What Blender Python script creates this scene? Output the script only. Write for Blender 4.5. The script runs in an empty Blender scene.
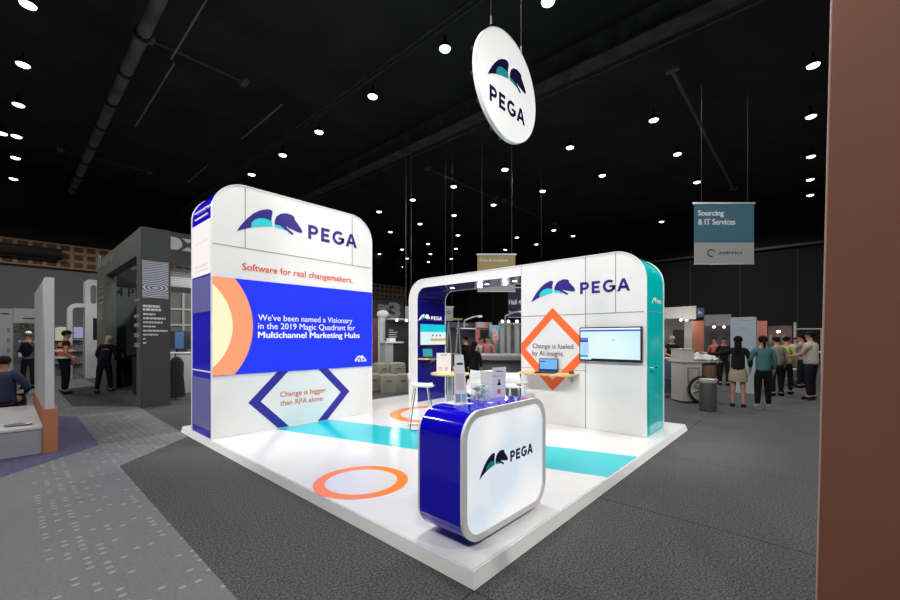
import bpy, bmesh, random
from math import *
from mathutils import Vector, Matrix
random.seed(7)
S = bpy.context.scene; COL = S.collection

# ------------------------------------------------------------------ survey of the place (metres, stand corner = origin)
F = 400.; HY = 338.; EYE = 1.6; YAW = radians(42)
A = (sin(YAW), cos(YAW)); B = (-cos(YAW), sin(YAW))
def _cf(px, py, z=0):
    Y = F*(EYE-z)/(py-HY); return ((px-450)*Y/F, Y)
_c0 = _cf(474.4, 590.7)
def _tow(X, Y):
    X -= _c0[0]; Y -= _c0[1]; return (X*A[0]+Y*A[1], X*B[0]+Y*B[1])
CAM = _tow(0, 0)
def fl(px, py, z=0): return _tow(*_cf(px, py, z))
def _dw(px, py):
    X = (px-450)/F; return (X*A[0]+A[1], X*B[0]+B[1], -(py-HY)/F)
def vx(px, py, x):
    d = _dw(px, py); t = (x-CAM[0])/d[0]; return CAM[1]+t*d[1], EYE+t*d[2]
def vy(px, py, y):
    d = _dw(px, py); t = (y-CAM[1])/d[1]; return CAM[0]+t*d[0], EYE+t*d[2]
def at(px, py, Y):
    x, y = _tow((px-450)*Y/F, Y); return x, y, EYE-(py-HY)*Y/F

# ------------------------------------------------------------------ materials
MATS = {}
def mat(name, col, rough=.6, spec=.5, metal=0, emis=0, ecol=None, coat=0, noise=0, nscale=20, bump=0, trans=0, alpha=1, ior=1.45):
    if name in MATS: return MATS[name]
    m = bpy.data.materials.new(name); m.use_nodes = True; nt = m.node_tree
    b = nt.nodes['Principled BSDF']
    c = (*col, 1)
    b.inputs['Base Color'].default_value = c
    b.inputs['Roughness'].default_value = rough
    b.inputs['Specular IOR Level'].default_value = spec
    b.inputs['Metallic'].default_value = metal
    b.inputs['Coat Weight'].default_value = coat
    b.inputs['Coat Roughness'].default_value = .05
    b.inputs['Transmission Weight'].default_value = trans
    b.inputs['Alpha'].default_value = alpha
    b.inputs['IOR'].default_value = ior
    if emis:
        b.inputs['Emission Color'].default_value = (*(ecol or col), 1); b.inputs['Emission Strength'].default_value = emis
    if noise or bump:
        tc = nt.nodes.new('ShaderNodeTexCoord'); n = nt.nodes.new('ShaderNodeTexNoise')
        n.inputs['Scale'].default_value = nscale; n.inputs['Detail'].default_value = 5
        nt.links.new(tc.outputs['Object'], n.inputs['Vector'])
        if noise:
            r = nt.nodes.new('ShaderNodeValToRGB')
            r.color_ramp.elements[0].position = .3; r.color_ramp.elements[1].position = .7
            r.color_ramp.elements[0].color = (*[max(0, v*(1-noise)) for v in col], 1)
            r.color_ramp.elements[1].color = (*[min(1, v*(1+noise)) for v in col], 1)
            nt.links.new(n.outputs['Fac'], r.inputs['Fac']); nt.links.new(r.outputs['Color'], b.inputs['Base Color'])
        if bump:
            bp = nt.nodes.new('ShaderNodeBump'); bp.inputs['Strength'].default_value = bump
            nt.links.new(n.outputs['Fac'], bp.inputs['Height']); nt.links.new(bp.outputs['Normal'], b.inputs['Normal'])
    MATS[name] = m; return m
def G(r, g, b):                                     # sRGB bytes to linear
    f = lambda c: (c/255/12.92) if c/255 <= .04045 else ((c/255+.055)/1.055)**2.4
    return (f(r), f(g), f(b))

WHITE = mat('white laminate', (.80, .80, .79), .35, noise=.02, nscale=3)
EDGE = mat('white edge trim', (.86, .86, .86), .3)
DNAVY = mat('disc navy ink', (.006, .003, .055), .7, spec=.05)
SEAM = mat('panel joint', (.30, .30, .31), .6)
PLAT = mat('white gloss platform', (.73, .73, .73), .16, spec=.28, coat=0, noise=.01, nscale=2)
NAVY = mat('navy ink', G(42, 30, 128), .45)
NAVYD = mat('dark navy ink', G(18, 12, 70), .45)
TEALINK = mat('turquoise ink', G(40, 205, 210), .45)
ORANGE = mat('orange print', G(255, 110, 50), .45)
ORTEXT = mat('orange lettering', G(225, 95, 60), .5)
RINGO = mat('orange floor print', G(255, 140, 60), .18, spec=.28)
STRIPE = mat('turquoise floor print', G(10, 190, 202), .18, spec=.28)
BLUEG = mat('gloss royal blue', G(22, 8, 205), .10, coat=.2)
NAVYG = mat('gloss navy lining', G(22, 22, 122), .15, coat=.4)
TEALG = mat('gloss teal laminate', G(4, 206, 204), .12, coat=.4)
LCDB = mat('led blue', (0, 0, 0), .5, emis=.98, ecol=G(40, 62, 255), spec=.1)
LCDO = mat('led peach', (0, 0, 0), .5, emis=1, ecol=G(255, 165, 122), spec=.1)
LCDY = mat('led cream', (0, 0, 0), .5, emis=1, ecol=G(255, 250, 205), spec=.1)
LCDW = mat('led white', (0, 0, 0), .5, emis=1, ecol=(1, 1, 1), spec=.1)
BLACKP = mat('black plastic', (.015, .015, .018), .3)
CHROME = mat('chrome', (.75, .75, .77), .15, metal=1)
ALU = mat('brushed aluminium', (.55, .55, .56), .35, metal=.6)
ALUW = mat('pale aluminium frame', (.74, .74, .73), .35)
WOOD = mat('pale plywood', G(225, 190, 130), .45, noise=.12, nscale=8)
SHELL = mat('white shell plastic', (.82, .82, .80), .3)
WIRE = mat('dark wire', (.03, .03, .03), .6)
STEEL = mat('galvanised steel', (.30, .30, .31), .4, metal=.5)
SKIN = mat('skin', G(170, 122, 98), .6)
SKIND = mat('tanned skin', G(140, 100, 80), .6)
TXTW = mat('white lettering', (.75, .75, .75), .5)
TXTG = mat('grey lettering', (.30, .30, .31), .5)

# ------------------------------------------------------------------ mesh building
class MB:
    def __init__(s): s.v = []; s.f = []; s.sm = []
    def add(s, vs, fs, smooth=False):
        o = len(s.v); s.v += [tuple(v) for v in vs]
        for f in fs: s.f.append([i+o for i in f]); s.sm.append(smooth)
        return s
    def box(s, x0, x1, y0, y1, z0, z1):
        if x0 > x1: x0, x1 = x1, x0
        if y0 > y1: y0, y1 = y1, y0
        if z0 > z1: z0, z1 = z1, z0
        return s.add([(x0,y0,z0),(x1,y0,z0),(x1,y1,z0),(x0,y1,z0),(x0,y0,z1),(x1,y0,z1),(x1,y1,z1),(x0,y1,z1)],
                     [(3,2,1,0),(4,5,6,7),(0,1,5,4),(1,2,6,5),(2,3,7,6),(3,0,4,7)])
    def rod(s, p0, p1, r0, r1=None, n=10):
        r1 = r0 if r1 is None else r1
        p0 = Vector(p0); p1 = Vector(p1); d = (p1-p0).normalized()
        a = d.orthogonal().normalized(); b = d.cross(a)
        vs = []
        for p, r in ((p0, r0), (p1, r1)):
            for k in range(n):
                t = 2*pi*k/n; vs.append(p+(a*cos(t)+b*sin(t))*r)
        o = len(s.v); s.v += [tuple(v) for v in vs]
        for k in range(n):
            s.f.append([o+k, o+(k+1)%n, o+n+(k+1)%n, o+n+k]); s.sm.append(True)
        s.f.append([o+k for k in reversed(range(n))]); s.sm.append(False)
        s.f.append([o+n+k for k in range(n)]); s.sm.append(False)
        return s
    def path(s, pts, r, n=8):
        for a, b in zip(pts, pts[1:]): s.rod(a, b, r, r, n)
        for p in pts[1:-1]: s.ball(p, r, r, r, 6, n)
        return s
    def ball(s, c, rx, ry, rz, nu=8, nv=12):
        vs = []; fs = []
        for i in range(nu+1):
            t = pi*i/nu
            for j in range(nv):
                p = 2*pi*j/nv; vs.append((c[0]+rx*sin(t)*cos(p), c[1]+ry*sin(t)*sin(p), c[2]+rz*cos(t)))
        for i in range(nu):
            for j in range(nv): fs.append((i*nv+j, (i+1)*nv+j, (i+1)*nv+(j+1)%nv, i*nv+(j+1)%nv))
        return s.add(vs, fs, True)
    def lathe(s, prof, c=(0,0,0), n=28, sx=1, sy=1):
        vs = []; fs = []
        for r, z in prof:
            for j in range(n):
                p = 2*pi*j/n; vs.append((c[0]+r*sx*cos(p), c[1]+r*sy*sin(p), c[2]+z))
        for i in range(len(prof)-1):
            for j in range(n): fs.append((i*n+j, i*n+(j+1)%n, (i+1)*n+(j+1)%n, (i+1)*n+j))
        return s.add(vs, fs, True)
    def prism(s, poly, m, d0, d1, smooth=False):    # poly in (u,v); m(u,v,d) -> xyz
        n = len(poly); vs = [m(u, v, d0) for u, v in poly]+[m(u, v, d1) for u, v in poly]
        s.add(vs, [tuple(range(n)), tuple(range(2*n-1, n-1, -1))])
        o = len(s.v)-2*n
        for k in range(n): s.f.append([o+k, o+n+k, o+n+(k+1)%n, o+(k+1)%n]); s.sm.append(smooth)
        return s
    def strip(s, path, m, d0, d1, th):              # band following an open (u,v) path, thickness th outward
        n = len(path); nrm = []
        for i in range(n):
            a = Vector(path[max(0, i-1)]); b = Vector(path[min(n-1, i+1)]); t = (b-a).normalized(); nrm.append(Vector((t.y, -t.x)))
        outer = [tuple(Vector(p)+nn*th) for p, nn in zip(path, nrm)]
        for i in range(n-1):
            q = [path[i], path[i+1], outer[i+1], outer[i]]
            s.prism(q, m, d0, d1)
        return s
OFF = {}
def new_obj(name, me, parent=None, label=None):
    o = bpy.data.objects.new(name, me); COL.objects.link(o)
    if parent is not None: o.parent = parent
    if label: o['label'] = label
    return o
def obj(name, mb, m, parent=None, label=None, bevel=0, loc=None):
    off = Vector(OFF.get(parent.name, (0,0,0))) if parent is not None else Vector(loc or (0,0,0))
    me = bpy.data.meshes.new(name)
    me.from_pydata([tuple(Vector(v)-off) for v in mb.v], [], mb.f)
    bm = bmesh.new(); bm.from_mesh(me)
    for f, sm in zip(bm.faces, mb.sm): f.smooth = sm
    bmesh.ops.recalc_face_normals(bm, faces=bm.faces)
    big = [f for f in bm.faces if len(f.verts) > 4]
    if big: bmesh.ops.triangulate(bm, faces=big)
    if bevel: bmesh.ops.bevel(bm, geom=[e for e in bm.edges if len(e.link_faces) == 2 and e.calc_face_angle(0) > .6], offset=bevel, segments=2, affect='EDGES', clamp_overlap=True)
    for e in bm.edges:
        if len(e.link_faces) != 2 or e.calc_face_angle(0) > .7: e.smooth = False
    bm.to_mesh(me); bm.free(); me.materials.append(m)
    o = new_obj(name, me, parent, label)
    if parent is not None: OFF[o.name] = tuple(off)
    elif loc: o.location = loc; OFF[o.name] = tuple(loc)
    else: OFF[o.name] = (0, 0, 0)
    return o
def thing(name, label, cat, loc=(0,0,0), group=None):
    o = bpy.data.objects.new(name, None); COL.objects.link(o); o.location = loc; OFF[o.name] = tuple(loc)
    o.empty_display_size = .1
    return tag(o, label, cat, group)
def tag(o, label, cat, group=None):
    o['label'] = label; o['category'] = cat
    if group: o['group'] = group
    return o
def struct(name, mb, m, parent=None, bevel=0):
    o = obj(name, mb, m, parent, bevel=bevel)
    if parent is None: o['kind'] = 'structure'
    return o
def dup(root, loc, label=None, rotz=0, group=None):
    r = root.copy(); COL.objects.link(r); r.location = loc; r.rotation_euler = (0, 0, rotz)
    if label: r['label'] = label
    if group: r['group'] = group
    for ch in list(root.children):
        c = ch.copy(); COL.objects.link(c); c.parent = r
        for g in list(ch.children):
            d = g.copy(); COL.objects.link(d); d.parent = c
    return r
def text_mesh(s, bold=0, shear=0):
    cu = bpy.data.curves.new('t', 'FONT'); cu.body = s; cu.size = 1; cu.offset = bold; cu.resolution_u = 3; cu.space_line = 1.05
    o = bpy.data.objects.new('t', cu); COL.objects.link(o)
    dg = bpy.context.evaluated_depsgraph_get(); me = bpy.data.meshes.new_from_object(o.evaluated_get(dg))
    v = [tuple(x.co) for x in me.vertices]; f = [tuple(p.vertices) for p in me.polygons]
    bpy.data.objects.remove(o); bpy.data.curves.remove(cu); bpy.data.meshes.remove(me)
    return v, f
def text(name, s, m, u0, v0, width, material, parent, d=.003, bold=.0, height=None, label=None):
    """lettering lying on a plane: m(u,v,d); left end u0, lower edge v0, total width"""
    v, f = text_mesh(s, 0)
    xs = [p[0] for p in v]; ys = [p[1] for p in v]; x0, x1 = min(xs), max(xs); y0, y1 = min(ys), max(ys)
    k = width/(x1-x0); ky = k if height is None else height/(y1-y0)
    mb = MB(); n = 1 if bold <= 0 else (3 if bold < .03 else 5)
    for i in range(n):
        q = 0 if n == 1 else bold*(2*i/(n-1)-1)*1.3
        for qy in ((0,) if n == 1 else (-bold*.5, bold*.5)):
            mb.add([m(u0+(p[0]-x0+q)*k, v0+(p[1]-y0+qy)*ky, d+.0002*i+(.0001 if qy > 0 else 0)) for p in v], f)
    return obj(name, mb, material, parent, label)
PX = lambda x, sgn=-1: (lambda u, v, d: (x+sgn*d, u, v))      # plane x = const, u = world y
PY = lambda y, sgn=-1: (lambda u, v, d: (u, y+sgn*d, v))
def PXr(x, y0): return lambda u, v, d: (x-d, y0-u, v)          # facing -x, u runs to the viewer's right (towards -y)
def rect(u0, u1, v0, v1): return [(u0, v0), (u1, v0), (u1, v1), (u0, v1)]
def arc(cx, cy, r, a0, a1, n=12): return [(cx+r*cos(radians(a0+(a1-a0)*i/n)), cy+r*sin(radians(a0+(a1-a0)*i/n))) for i in range(n+1)]
def circle(cx, cy, r, n=64): return [(cx+r*cos(2*pi*i/n), cy+r*sin(2*pi*i/n)) for i in range(n)]
def ring(mb, m, cx, cy, r0, r1, d0, d1, n=72, a0=0, a1=360):
    for i in range(n):
        p, q = radians(a0+(a1-a0)*i/n), radians(a0+(a1-a0)*(i+1)/n)
        mb.prism([(cx+r0*cos(p), cy+r0*sin(p)), (cx+r1*cos(p), cy+r1*sin(p)), (cx+r1*cos(q), cy+r1*sin(q)), (cx+r0*cos(q), cy+r0*sin(q))], m, d0, d1)
    return mb
def clip(poly, ax, val, keep_less):                 # clip a polygon against an axis line
    out = []
    for i in range(len(poly)):
        p, q = poly[i], poly[(i+1) % len(poly)]
        ip = (p[ax] <= val) == keep_less or p[ax] == val; iq = (q[ax] <= val) == keep_less or q[ax] == val
        if ip: out.append(p)
        if ip != iq:
            t = (val-p[ax])/(q[ax]-p[ax]); out.append((p[0]+t*(q[0]-p[0]), p[1]+t*(q[1]-p[1])))
    return out

# ------------------------------------------------------------------ the emblem (winged horse head) and its lettering
def _tw(pts): return [((lambda a: ((a[0]-.398)/2.2, (a[1]-3.353)/2.2))(vy(225+p[0]/6, 190+p[1]/6, 4.98))) for p in pts]
WING = _tw([(72,248),(90,220),(110,195),(140,165),(175,138),(215,120),(255,114),(276,117),(286,127),(288,138),(282,158),(281,186),(265,178),(235,169),(200,169),(175,180),(161,198),(160,223),(130,229),(100,237)])
TEAL1 = _tw([(160,223),(161,198),(175,180),(200,169),(235,169),(265,178),(283,188),(287,218),(250,217),(210,218)])
HEAD = _tw([(300,205),(301,180),(314,155),(335,142),(370,138),(405,150),(418,161),(421,178),(434,195),(455,225),(467,248),(460,258),(440,252),(415,240),(385,228),(370,214),(372,224),(395,245),(412,258),(410,270),(395,262),(375,243),(350,226),(330,212)])
TEAL2 = _tw([(300,205),(330,212),(350,226),(374,244),(358,240),(330,229),(300,221)])
def _stroke(mb, m, polys, k, u0, v0, d):
    for p in polys: mb.prism([(u0+a*k, v0+b*k) for a, b in p], m, d, 0)
CH = .113
def _letters():
    t = .0245; h = CH; L = []
    x = .5385                                        # P
    L.append(rect(x, x+t, 0, h)); L.append(rect(x+t, x+.05, h-t, h)); L.append(rect(x+t, x+.05, .04, .04+t*.9))
    cx, cy, r = x+.05, (h+.04)/2, (h-.04)/2
    for i in range(8):
        a, b = -90+i*22.5, -90+(i+1)*22.5
        L.append(arc(cx, cy, r, a, b, 1)+arc(cx, cy, r-t*.92, b, a, 1))
    x = .652                                         # E
    L.append(rect(x, x+t, 0, h))
    for y0, w in ((0, .068), (h/2-t/2, .060), (h-t, .068)): L.append(rect(x+t, x+w+t*.4, y0, y0+t*.95))
    cx, cy, r = .815, h/2, h/2+.002                   # G
    for i in range(13):
        a, b = 48+i*22.6, 48+(i+1)*22.6
        L.append(arc(cx, cy, r, a, b, 1)+arc(cx, cy, r-t, b, a, 1))
    L.append(rect(cx+.001, cx+r-.003, h/2-.012, h/2+.006)); L.append(rect(cx+r-t-.003, cx+r-.003, .022, h/2))
    x = .885; w = .115                               # A
    L.append([(x, 0), (x+t*1.1, 0), (x+w/2+t*.1, h*.84), (x+w/2+t*.55, h), (x+w/2-t*.55, h)]); L.append([(x+w-t*1.1, 0), (x+w, 0), (x+w/2+t*.55, h), (x+w/2-t*.1, h*.84)])
    L.append(rect(x+.028, x+w-.028, .026, .026+t*.9))
    L.append(circle(x+w+.006, h-.003, .004, 8))
    return L
LET = _letters()
def logo(m, u0, v0, width, parent, c_symbol, c_teal, c_text, d=.003, stacked=False, ls=None):
    k = width
    if stacked:                                      # emblem over the lettering
        ke = width/.6; mb = MB(); _stroke(mb, m, [WING, HEAD], ke, u0-.03*ke*0, v0+.17*k, d); obj('emblem', mb, c_symbol, parent)
        if c_teal:
            mb = MB(); _stroke(mb, m, [TEAL1, TEAL2], ke, u0, v0+.17*k, d); obj('emblem_wing_accent', mb, c_teal, parent)
        kl = width/.5; mb = MB(); _stroke(mb, m, LET, kl, u0+.05*k-.53*kl, v0, d); obj('lettering', mb, c_text, parent)
        return
    mb = MB(); _stroke(mb, m, [WING, HEAD], k, u0, v0, d); obj('emblem', mb, c_symbol, parent)
    if c_teal:
        mb = MB(); _stroke(mb, m, [TEAL1, TEAL2], k, u0, v0, d); obj('emblem_wing_accent', mb, c_teal, parent)
    mb = MB(); _stroke(mb, m, LET, k, u0, v0, d); obj('lettering', mb, c_text, parent)

# ------------------------------------------------------------------ SETTING: floor, hall walls, ceiling
ZC = 10.0
def carpet(name, col, sc, rough=.95, seam=False, dots=False, lo=.35, hi=1.9):
    m = bpy.data.materials.new(name); m.use_nodes = True; nt = m.node_tree; b = nt.nodes['Principled BSDF']
    N, Lk = nt.nodes.new, nt.links.new
    b.inputs['Roughness'].default_value = rough; b.inputs['Specular IOR Level'].default_value = .2
    tc = N('ShaderNodeTexCoord'); n = N('ShaderNodeTexNoise'); n.inputs['Scale'].default_value = sc; n.inputs['Detail'].default_value = 6; n.inputs['Roughness'].default_value = .8
    Lk(tc.outputs['Object'], n.inputs['Vector'])
    r = N('ShaderNodeValToRGB'); r.color_ramp.elements[0].position = .36; r.color_ramp.elements[1].position = .66
    r.color_ramp.elements[0].color = (*[c*lo for c in col], 1); r.color_ramp.elements[1].color = (*[c*hi for c in col], 1)
    Lk(n.outputs['Fac'], r.inputs['Fac']); out = r.outputs['Color']
    if seam:
        br = N('ShaderNodeTexBrick'); br.offset = 0; br.inputs['Scale'].default_value = 1
        br.inputs['Brick Width'].default_value = 2.; br.inputs['Row Height'].default_value = 6.
        br.inputs['Mortar Size'].default_value = .008; br.inputs['Color1'].default_value = (1,1,1,1); br.inputs['Color2'].default_value = (1,1,1,1); br.inputs['Mortar'].default_value = (.45,.45,.45,1)
        Lk(tc.outputs['Object'], br.inputs['Vector'])
        mx = N('ShaderNodeMix'); mx.data_type = 'RGBA'; mx.blend_type = 'MULTIPLY'; mx.inputs['Factor'].default_value = 1
        Lk(out, mx.inputs['A']); Lk(br.outputs['Color'], mx.inputs['B']); out = mx.outputs['Result']
    if dots:                                        # rows of small pale oval dashes with random gaps
        sp = N('ShaderNodeSeparateXYZ'); Lk(tc.outputs['Object'], sp.inputs[0])
        def mth(op, a, b_=None, c_=None):
            q = N('ShaderNodeMath'); q.operation = op
            for i, vv in enumerate((a, b_, c_)):
                if vv is None: continue
                if isinstance(vv, (int, float)): q.inputs[i].default_value = vv
                else: Lk(vv, q.inputs[i])
            return q.outputs[0]
        X = mth('MULTIPLY', sp.outputs[0], 11.); Yv = mth('MULTIPLY', sp.outputs[1], 11.)
        fx = mth('SUBTRACT', mth('FRACT', X), .5); fy = mth('SUBTRACT', mth('FRACT', Yv), .5)
        dd = mth('SQRT', mth('ADD', mth('POWER', mth('MULTIPLY', fx, 3.1), 2), mth('POWER', mth('MULTIPLY', fy, 4.0), 2)))
        ins = mth('LESS_THAN', dd, .75)
        cx = N('ShaderNodeCombineXYZ'); Lk(mth('FLOOR', X), cx.inputs[0]); Lk(mth('FLOOR', Yv), cx.inputs[1])
        wn = N('ShaderNodeTexWhiteNoise'); wn.noise_dimensions = '2D'; Lk(cx.outputs[0], wn.inputs['Vector'])
        cx2 = N('ShaderNodeCombineXYZ'); Lk(mth('FLOOR', mth('MULTIPLY', X, .5)), cx2.inputs[0])
        wn2 = N('ShaderNodeTexWhiteNoise'); wn2.noise_dimensions = '2D'; Lk(cx2.outputs[0], wn2.inputs['Vector'])
        fac = mth('MULTIPLY', ins, mth('LESS_THAN', wn.outputs['Value'], mth('MULTIPLY', wn2.outputs['Value'], .85)))
        mx = N('ShaderNodeMix'); mx.data_type = 'RGBA'; Lk(mth('MULTIPLY', fac, .42), mx.inputs['Factor']); Lk(out, mx.inputs['A']); mx.inputs['B'].default_value = (.42, .42, .43, 1); out = mx.outputs['Result']
    Lk(out, b.inputs['Base Color']); return m
C_DARK = carpet('dark speckled carpet', G(66, 66, 67), 66, seam=True, lo=.0, hi=2.8)
C_AISLE = carpet('pale grey aisle carpet', G(112, 112, 114), 60, dots=True, lo=.8, hi=1.15)
C_PURP = carpet('blue grey carpet', G(78, 77, 104), 60)
struct('floor', MB().box(-12, 44, -12, 44, -.1, 0), C_DARK)
mb = MB(); pl = lambda u, v, d: (u, v, d)
mb.prism([(-1.04, -9), (-1.04, 4.82), (0.0, 5.93), (.06, 9.7), (.06, 28), (-11.5, 28), (-11.5, -9)], pl, 0, .004)
o = struct('floor_aisle', mb, C_AISLE)
mb = MB(); mb.prism([(-3.6, 3.6), (-2.03, 5.30), (-1.05, 6.32), (-1.02, 9.5), (-1.26, 9.8), (-6, 9.8), (-6, 3.6)], pl, .0045, .008)
struct('floor_inlay', mb, C_PURP)
C_MAT = carpet('grey entrance carpet', G(66, 65, 66), 60)
mb = MB(); mb.prism([(-.95, 11.26), (.06, 10.06), (.075, 16.2), (-.93, 15.6)], pl, .0045, .008)
struct('floor_inlay_grey', mb, C_MAT)

GREYW = mat('grey painted hall wall', G(110, 111, 112), .9, noise=.04, nscale=.6)
DARKW = mat('dark hall wall', (.011, .0115, .013), .8, spec=.2)
CEILM = mat('black ceiling', (.045, .045, .045), .95, spec=.1, noise=.2, nscale=.5)
WY = 30.
zs_t = vy(0, 237, WY)[1]; zs_b = vy(0, 263, WY)[1]; xe = vy(404, 290, WY)[0]
struct('wall_back_left', MB().box(-12, xe, WY, WY+.4, 0, zs_b), GREYW)
struct('wall_back_left_upper', MB().box(-12, xe, WY+.3, WY+.6, zs_b, ZC+2), mat('black upper wall', (.008, .008, .008), .9))
# timber block frieze
wm = bpy.data.materials.new('timber block frieze'); wm.use_nodes = True; nt = wm.node_tree; b = nt.nodes['Principled BSDF']; b.inputs['Roughness'].default_value = .8
tc = nt.nodes.new('ShaderNodeTexCoord'); mp = nt.nodes.new('ShaderNodeMapping'); mp.inputs['Rotation'].default_value = (radians(-90), 0, 0)
br = nt.nodes.new('ShaderNodeTexBrick'); br.offset = 0; br.inputs['Scale'].default_value = 1; br.inputs['Brick Width'].default_value = .55; br.inputs['Row Height'].default_value = (zs_t-zs_b)/3; br.inputs['Mortar Size'].default_value = .09; br.inputs['Mortar Smooth'].default_value = .1
br.inputs['Color1'].default_value = (*G(88, 62, 48), 1); br.inputs['Color2'].default_value = (*G(70, 50, 40), 1); br.inputs['Mortar'].default_value = (*G(150, 118, 90), 1)
nt.links.new(tc.outputs['Object'], mp.inputs[0]); nt.links.new(mp.outputs[0], br.inputs['Vector']); nt.links.new(br.outputs['Color'], b.inputs['Base Color'])
o = obj('trim_1', MB().box(-12, xe, WY-.25, WY+.29, zs_b, zs_t), wm, loc=(0, WY, zs_b)); o['kind'] = 'structure'
x0, z0 = vy(0, 248, WY-.6); x1, z1 = vy(62, 261, WY-.6)
BLK = mat('matt black', (.012, .012, .012), .8)
t = thing('ventilation_duct', 'black round duct hanging before the timber frieze of the far left wall', 'duct', (x1, WY-.6, z1))
obj('duct_body', MB().rod((-12, WY-.6, z0), (x1, WY-.6, z0), .3, n=14), BLK, t)
obj('duct_outlet', MB().rod((x1-3.6, WY-.6, z0-.2), (x1-3.6, WY-.6, z0-1.1), .38, .42, n=14), BLK, t)
XW = 32.
zw = vx(756, 250.6, XW)[1]
mb = MB().box(XW, XW+.4, -12, 44, 0, zw)
struct('wall_right', mb, DARKW)
mb = MB()
for yy in range(-10, 43, 3): mb.box(XW-.03, XW, yy, yy+.03, 0, zw)
struct('trim_2', mb, mat('wall panel joint', (.06, .06, .065), .7))
struct('trim_3', MB().box(XW-.3, XW, -12, 44, zw-.05, zw+.1), mat('wall capping', (.05, .05, .05), .7))
struct('wall_right_upper', MB().box(XW+.5, XW+.7, -12, 44, zw, ZC+2), MATS['black upper wall'])
struct('wall_back', MB().box(xe, 44, 43, 43.4, 0, ZC+2), DARKW)
struct('ceiling', MB().box(-14, 46, -14, 46, ZC+1.2, ZC+1.4), CEILM)
struct('wall_front', MB().box(-14, 46, -12.4, -12, 0, ZC+1.2), DARKW)
struct('wall_left', MB().box(-12.4, -12, -12, 44, 0, ZC+1.2), DARKW)

# ------------------------------------------------------------------ ceiling: beams, cable runs, lamps
BEAM = mat('dark steel beam', (.075, .075, .07), .8, spec=.3, noise=.4, nscale=2)
def cl(px, py, z): return fl(px, py, z)
# heavy duct upper left (runs along y)
xa = cl(158, 0, ZC)[0]; 
t = thing('ceiling_duct', 'broad grey duct running away under the black ceiling at upper left', 'duct', (xa, 0, ZC))
ya0, ya1 = cl(158, 0, ZC)[1]-2, cl(66, 190, ZC)[1]
obj('duct_body', MB().rod((xa, ya0, ZC), (xa, ya1, ZC), .17, n=16), mat('duct grey', (.15, .15, .14), .7, noise=.4, nscale=1.5), t)
for k in range(9):
    yy = ya0+(ya1-ya0)*(k+.5)/9; obj('joint_collar', MB().rod((xa, yy, ZC), (xa, yy+.15, ZC), .2, n=16), BLK, t)
# twin cable rail to the tower's top
xb = cl(340, 99, ZC)[0]
t = thing('cable_rail', 'twin thin black cable rails running from top centre towards the tall tower', 'cable rail', (xb, 0, ZC))
obj('rail', MB().box(xb-.10, xb-.07, -6, 30, ZC, ZC+.05), BEAM, t); obj('rail', MB().box(xb+.07, xb+.10, -6, 30, ZC, ZC+.05), BEAM, t)
# big beam across right
xc = cl(560, 78, ZC)[0]
t = thing('roof_beam', 'deep dark steel roof beam passing behind the hanging round sign', 'roof beam', (xc, 0, ZC))
obj('web', MB().box(xc-.03, xc+.03, -10, 30, ZC, ZC+.8), BEAM, t); obj('flange', MB().box(xc-.28, xc+.28, -10, 30, ZC-.06, ZC), BEAM, t)
obj('side_conduit', MB().rod((xc+.6, -10, ZC), (xc+.6, 30, ZC), .04), BEAM, t)
def xpipe(p0, p1, lab, r=.05, z=ZC, m=BEAM):
    a = cl(*p0, z); b2 = cl(*p1, z); y = (a[1]+b2[1])/2
    t = thing('ceiling_pipe', lab, 'pipe', (a[0], y, z))
    obj('pipe_run', MB().rod((a[0], y, z), (b2[0], y, z), r), m, t)
    for q in (a[0], b2[0]): obj('end_bracket', MB().box(q-.09, q+.09, y-.18, y+.18, z-.05, z+.05), mat('pipe bracket', (.12, .12, .12), .6), t)
xpipe((150, 40), (245, 82), 'thin dark pipe crossing beside the broad duct at upper left')
xpipe((60, 150), (150, 172), 'short dark pipe lower along the broad duct at upper left', .03)
xpipe((670, 71), (735, 189), 'grey pipe slanting down above the blue hanging banner', .07, m=mat('pipe grey', (.12, .12, .12), .6))
xpipe((431, 167), (491, 199), 'dark pipe between the ceiling lamps below the round sign', .05)
xpipe((506, 200), (553, 224), 'farther dark pipe between ceiling lamps above the white archway', .05)
def ypipe(p0, p1, lab, r=.02):
    a = cl(*p0, ZC-.2); b2 = cl(*p1, ZC-.2); x = (a[0]+b2[0])/2
    o = obj('ceiling_conduit', MB().box(x-r, x+r, a[1], b2[1], ZC-.22, ZC-.18), mat('pale conduit', (.25, .25, .24), .5), loc=(x, a[1], ZC-.2)); tag(o, lab, 'conduit')
ypipe((206, 0), (171, 59), 'long pale conduit right of the broad duct at upper left')
ypipe((171, 62), (138, 127), 'second length of pale conduit beyond the first beside the broad duct')
ypipe((283, 105), (241, 138), 'pale conduit above the top of the tall tower')
ypipe((208, 165), (188, 182), 'small pale conduit just left above the tower')

LAMPS = [(28,5),(23,65),(18.5,105),(16.5,136.5),(15.5,158),(13.5,179),(11.5,198),(11,212),
 (445,49),(372.7,96.7),(319,132.3),(282.7,155.3),(251.7,174.7),(505,169.7),(453.7,186.7),(542.7,191.3),(412.7,200),(548,2),
 (570,147.7),(653.7,120.3),(677.3,154.3),(602.3,175.7),(697,182.3),(813.3,65.7),(811,116.7),(811,156.7),(810.3,179.7),(810.3,195.3),
 (379,211.8),(493.6,205),(454,215.5),(420,224),(390.4,232),(458,235.3),(428,244),(402,249.5),(379.5,254),(407,258.5),(430.4,254),(428.4,262),
 (451.3,258.7),(456,248.7),(401.5,267),(379,271),(517,237.5),(505.3,249.8),(536.4,244.4),(553.8,230.4),(661.6,221.8),(573,236),(2,133.5),(1.5,194.5)]
HOUS = mat('lamp housing', (.008, .008, .008), .8, spec=.1)
LAMPM = mat('lit lamp lens', (1, 1, 1), .5, emis=4, ecol=(.97, .98, 1.))
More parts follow.
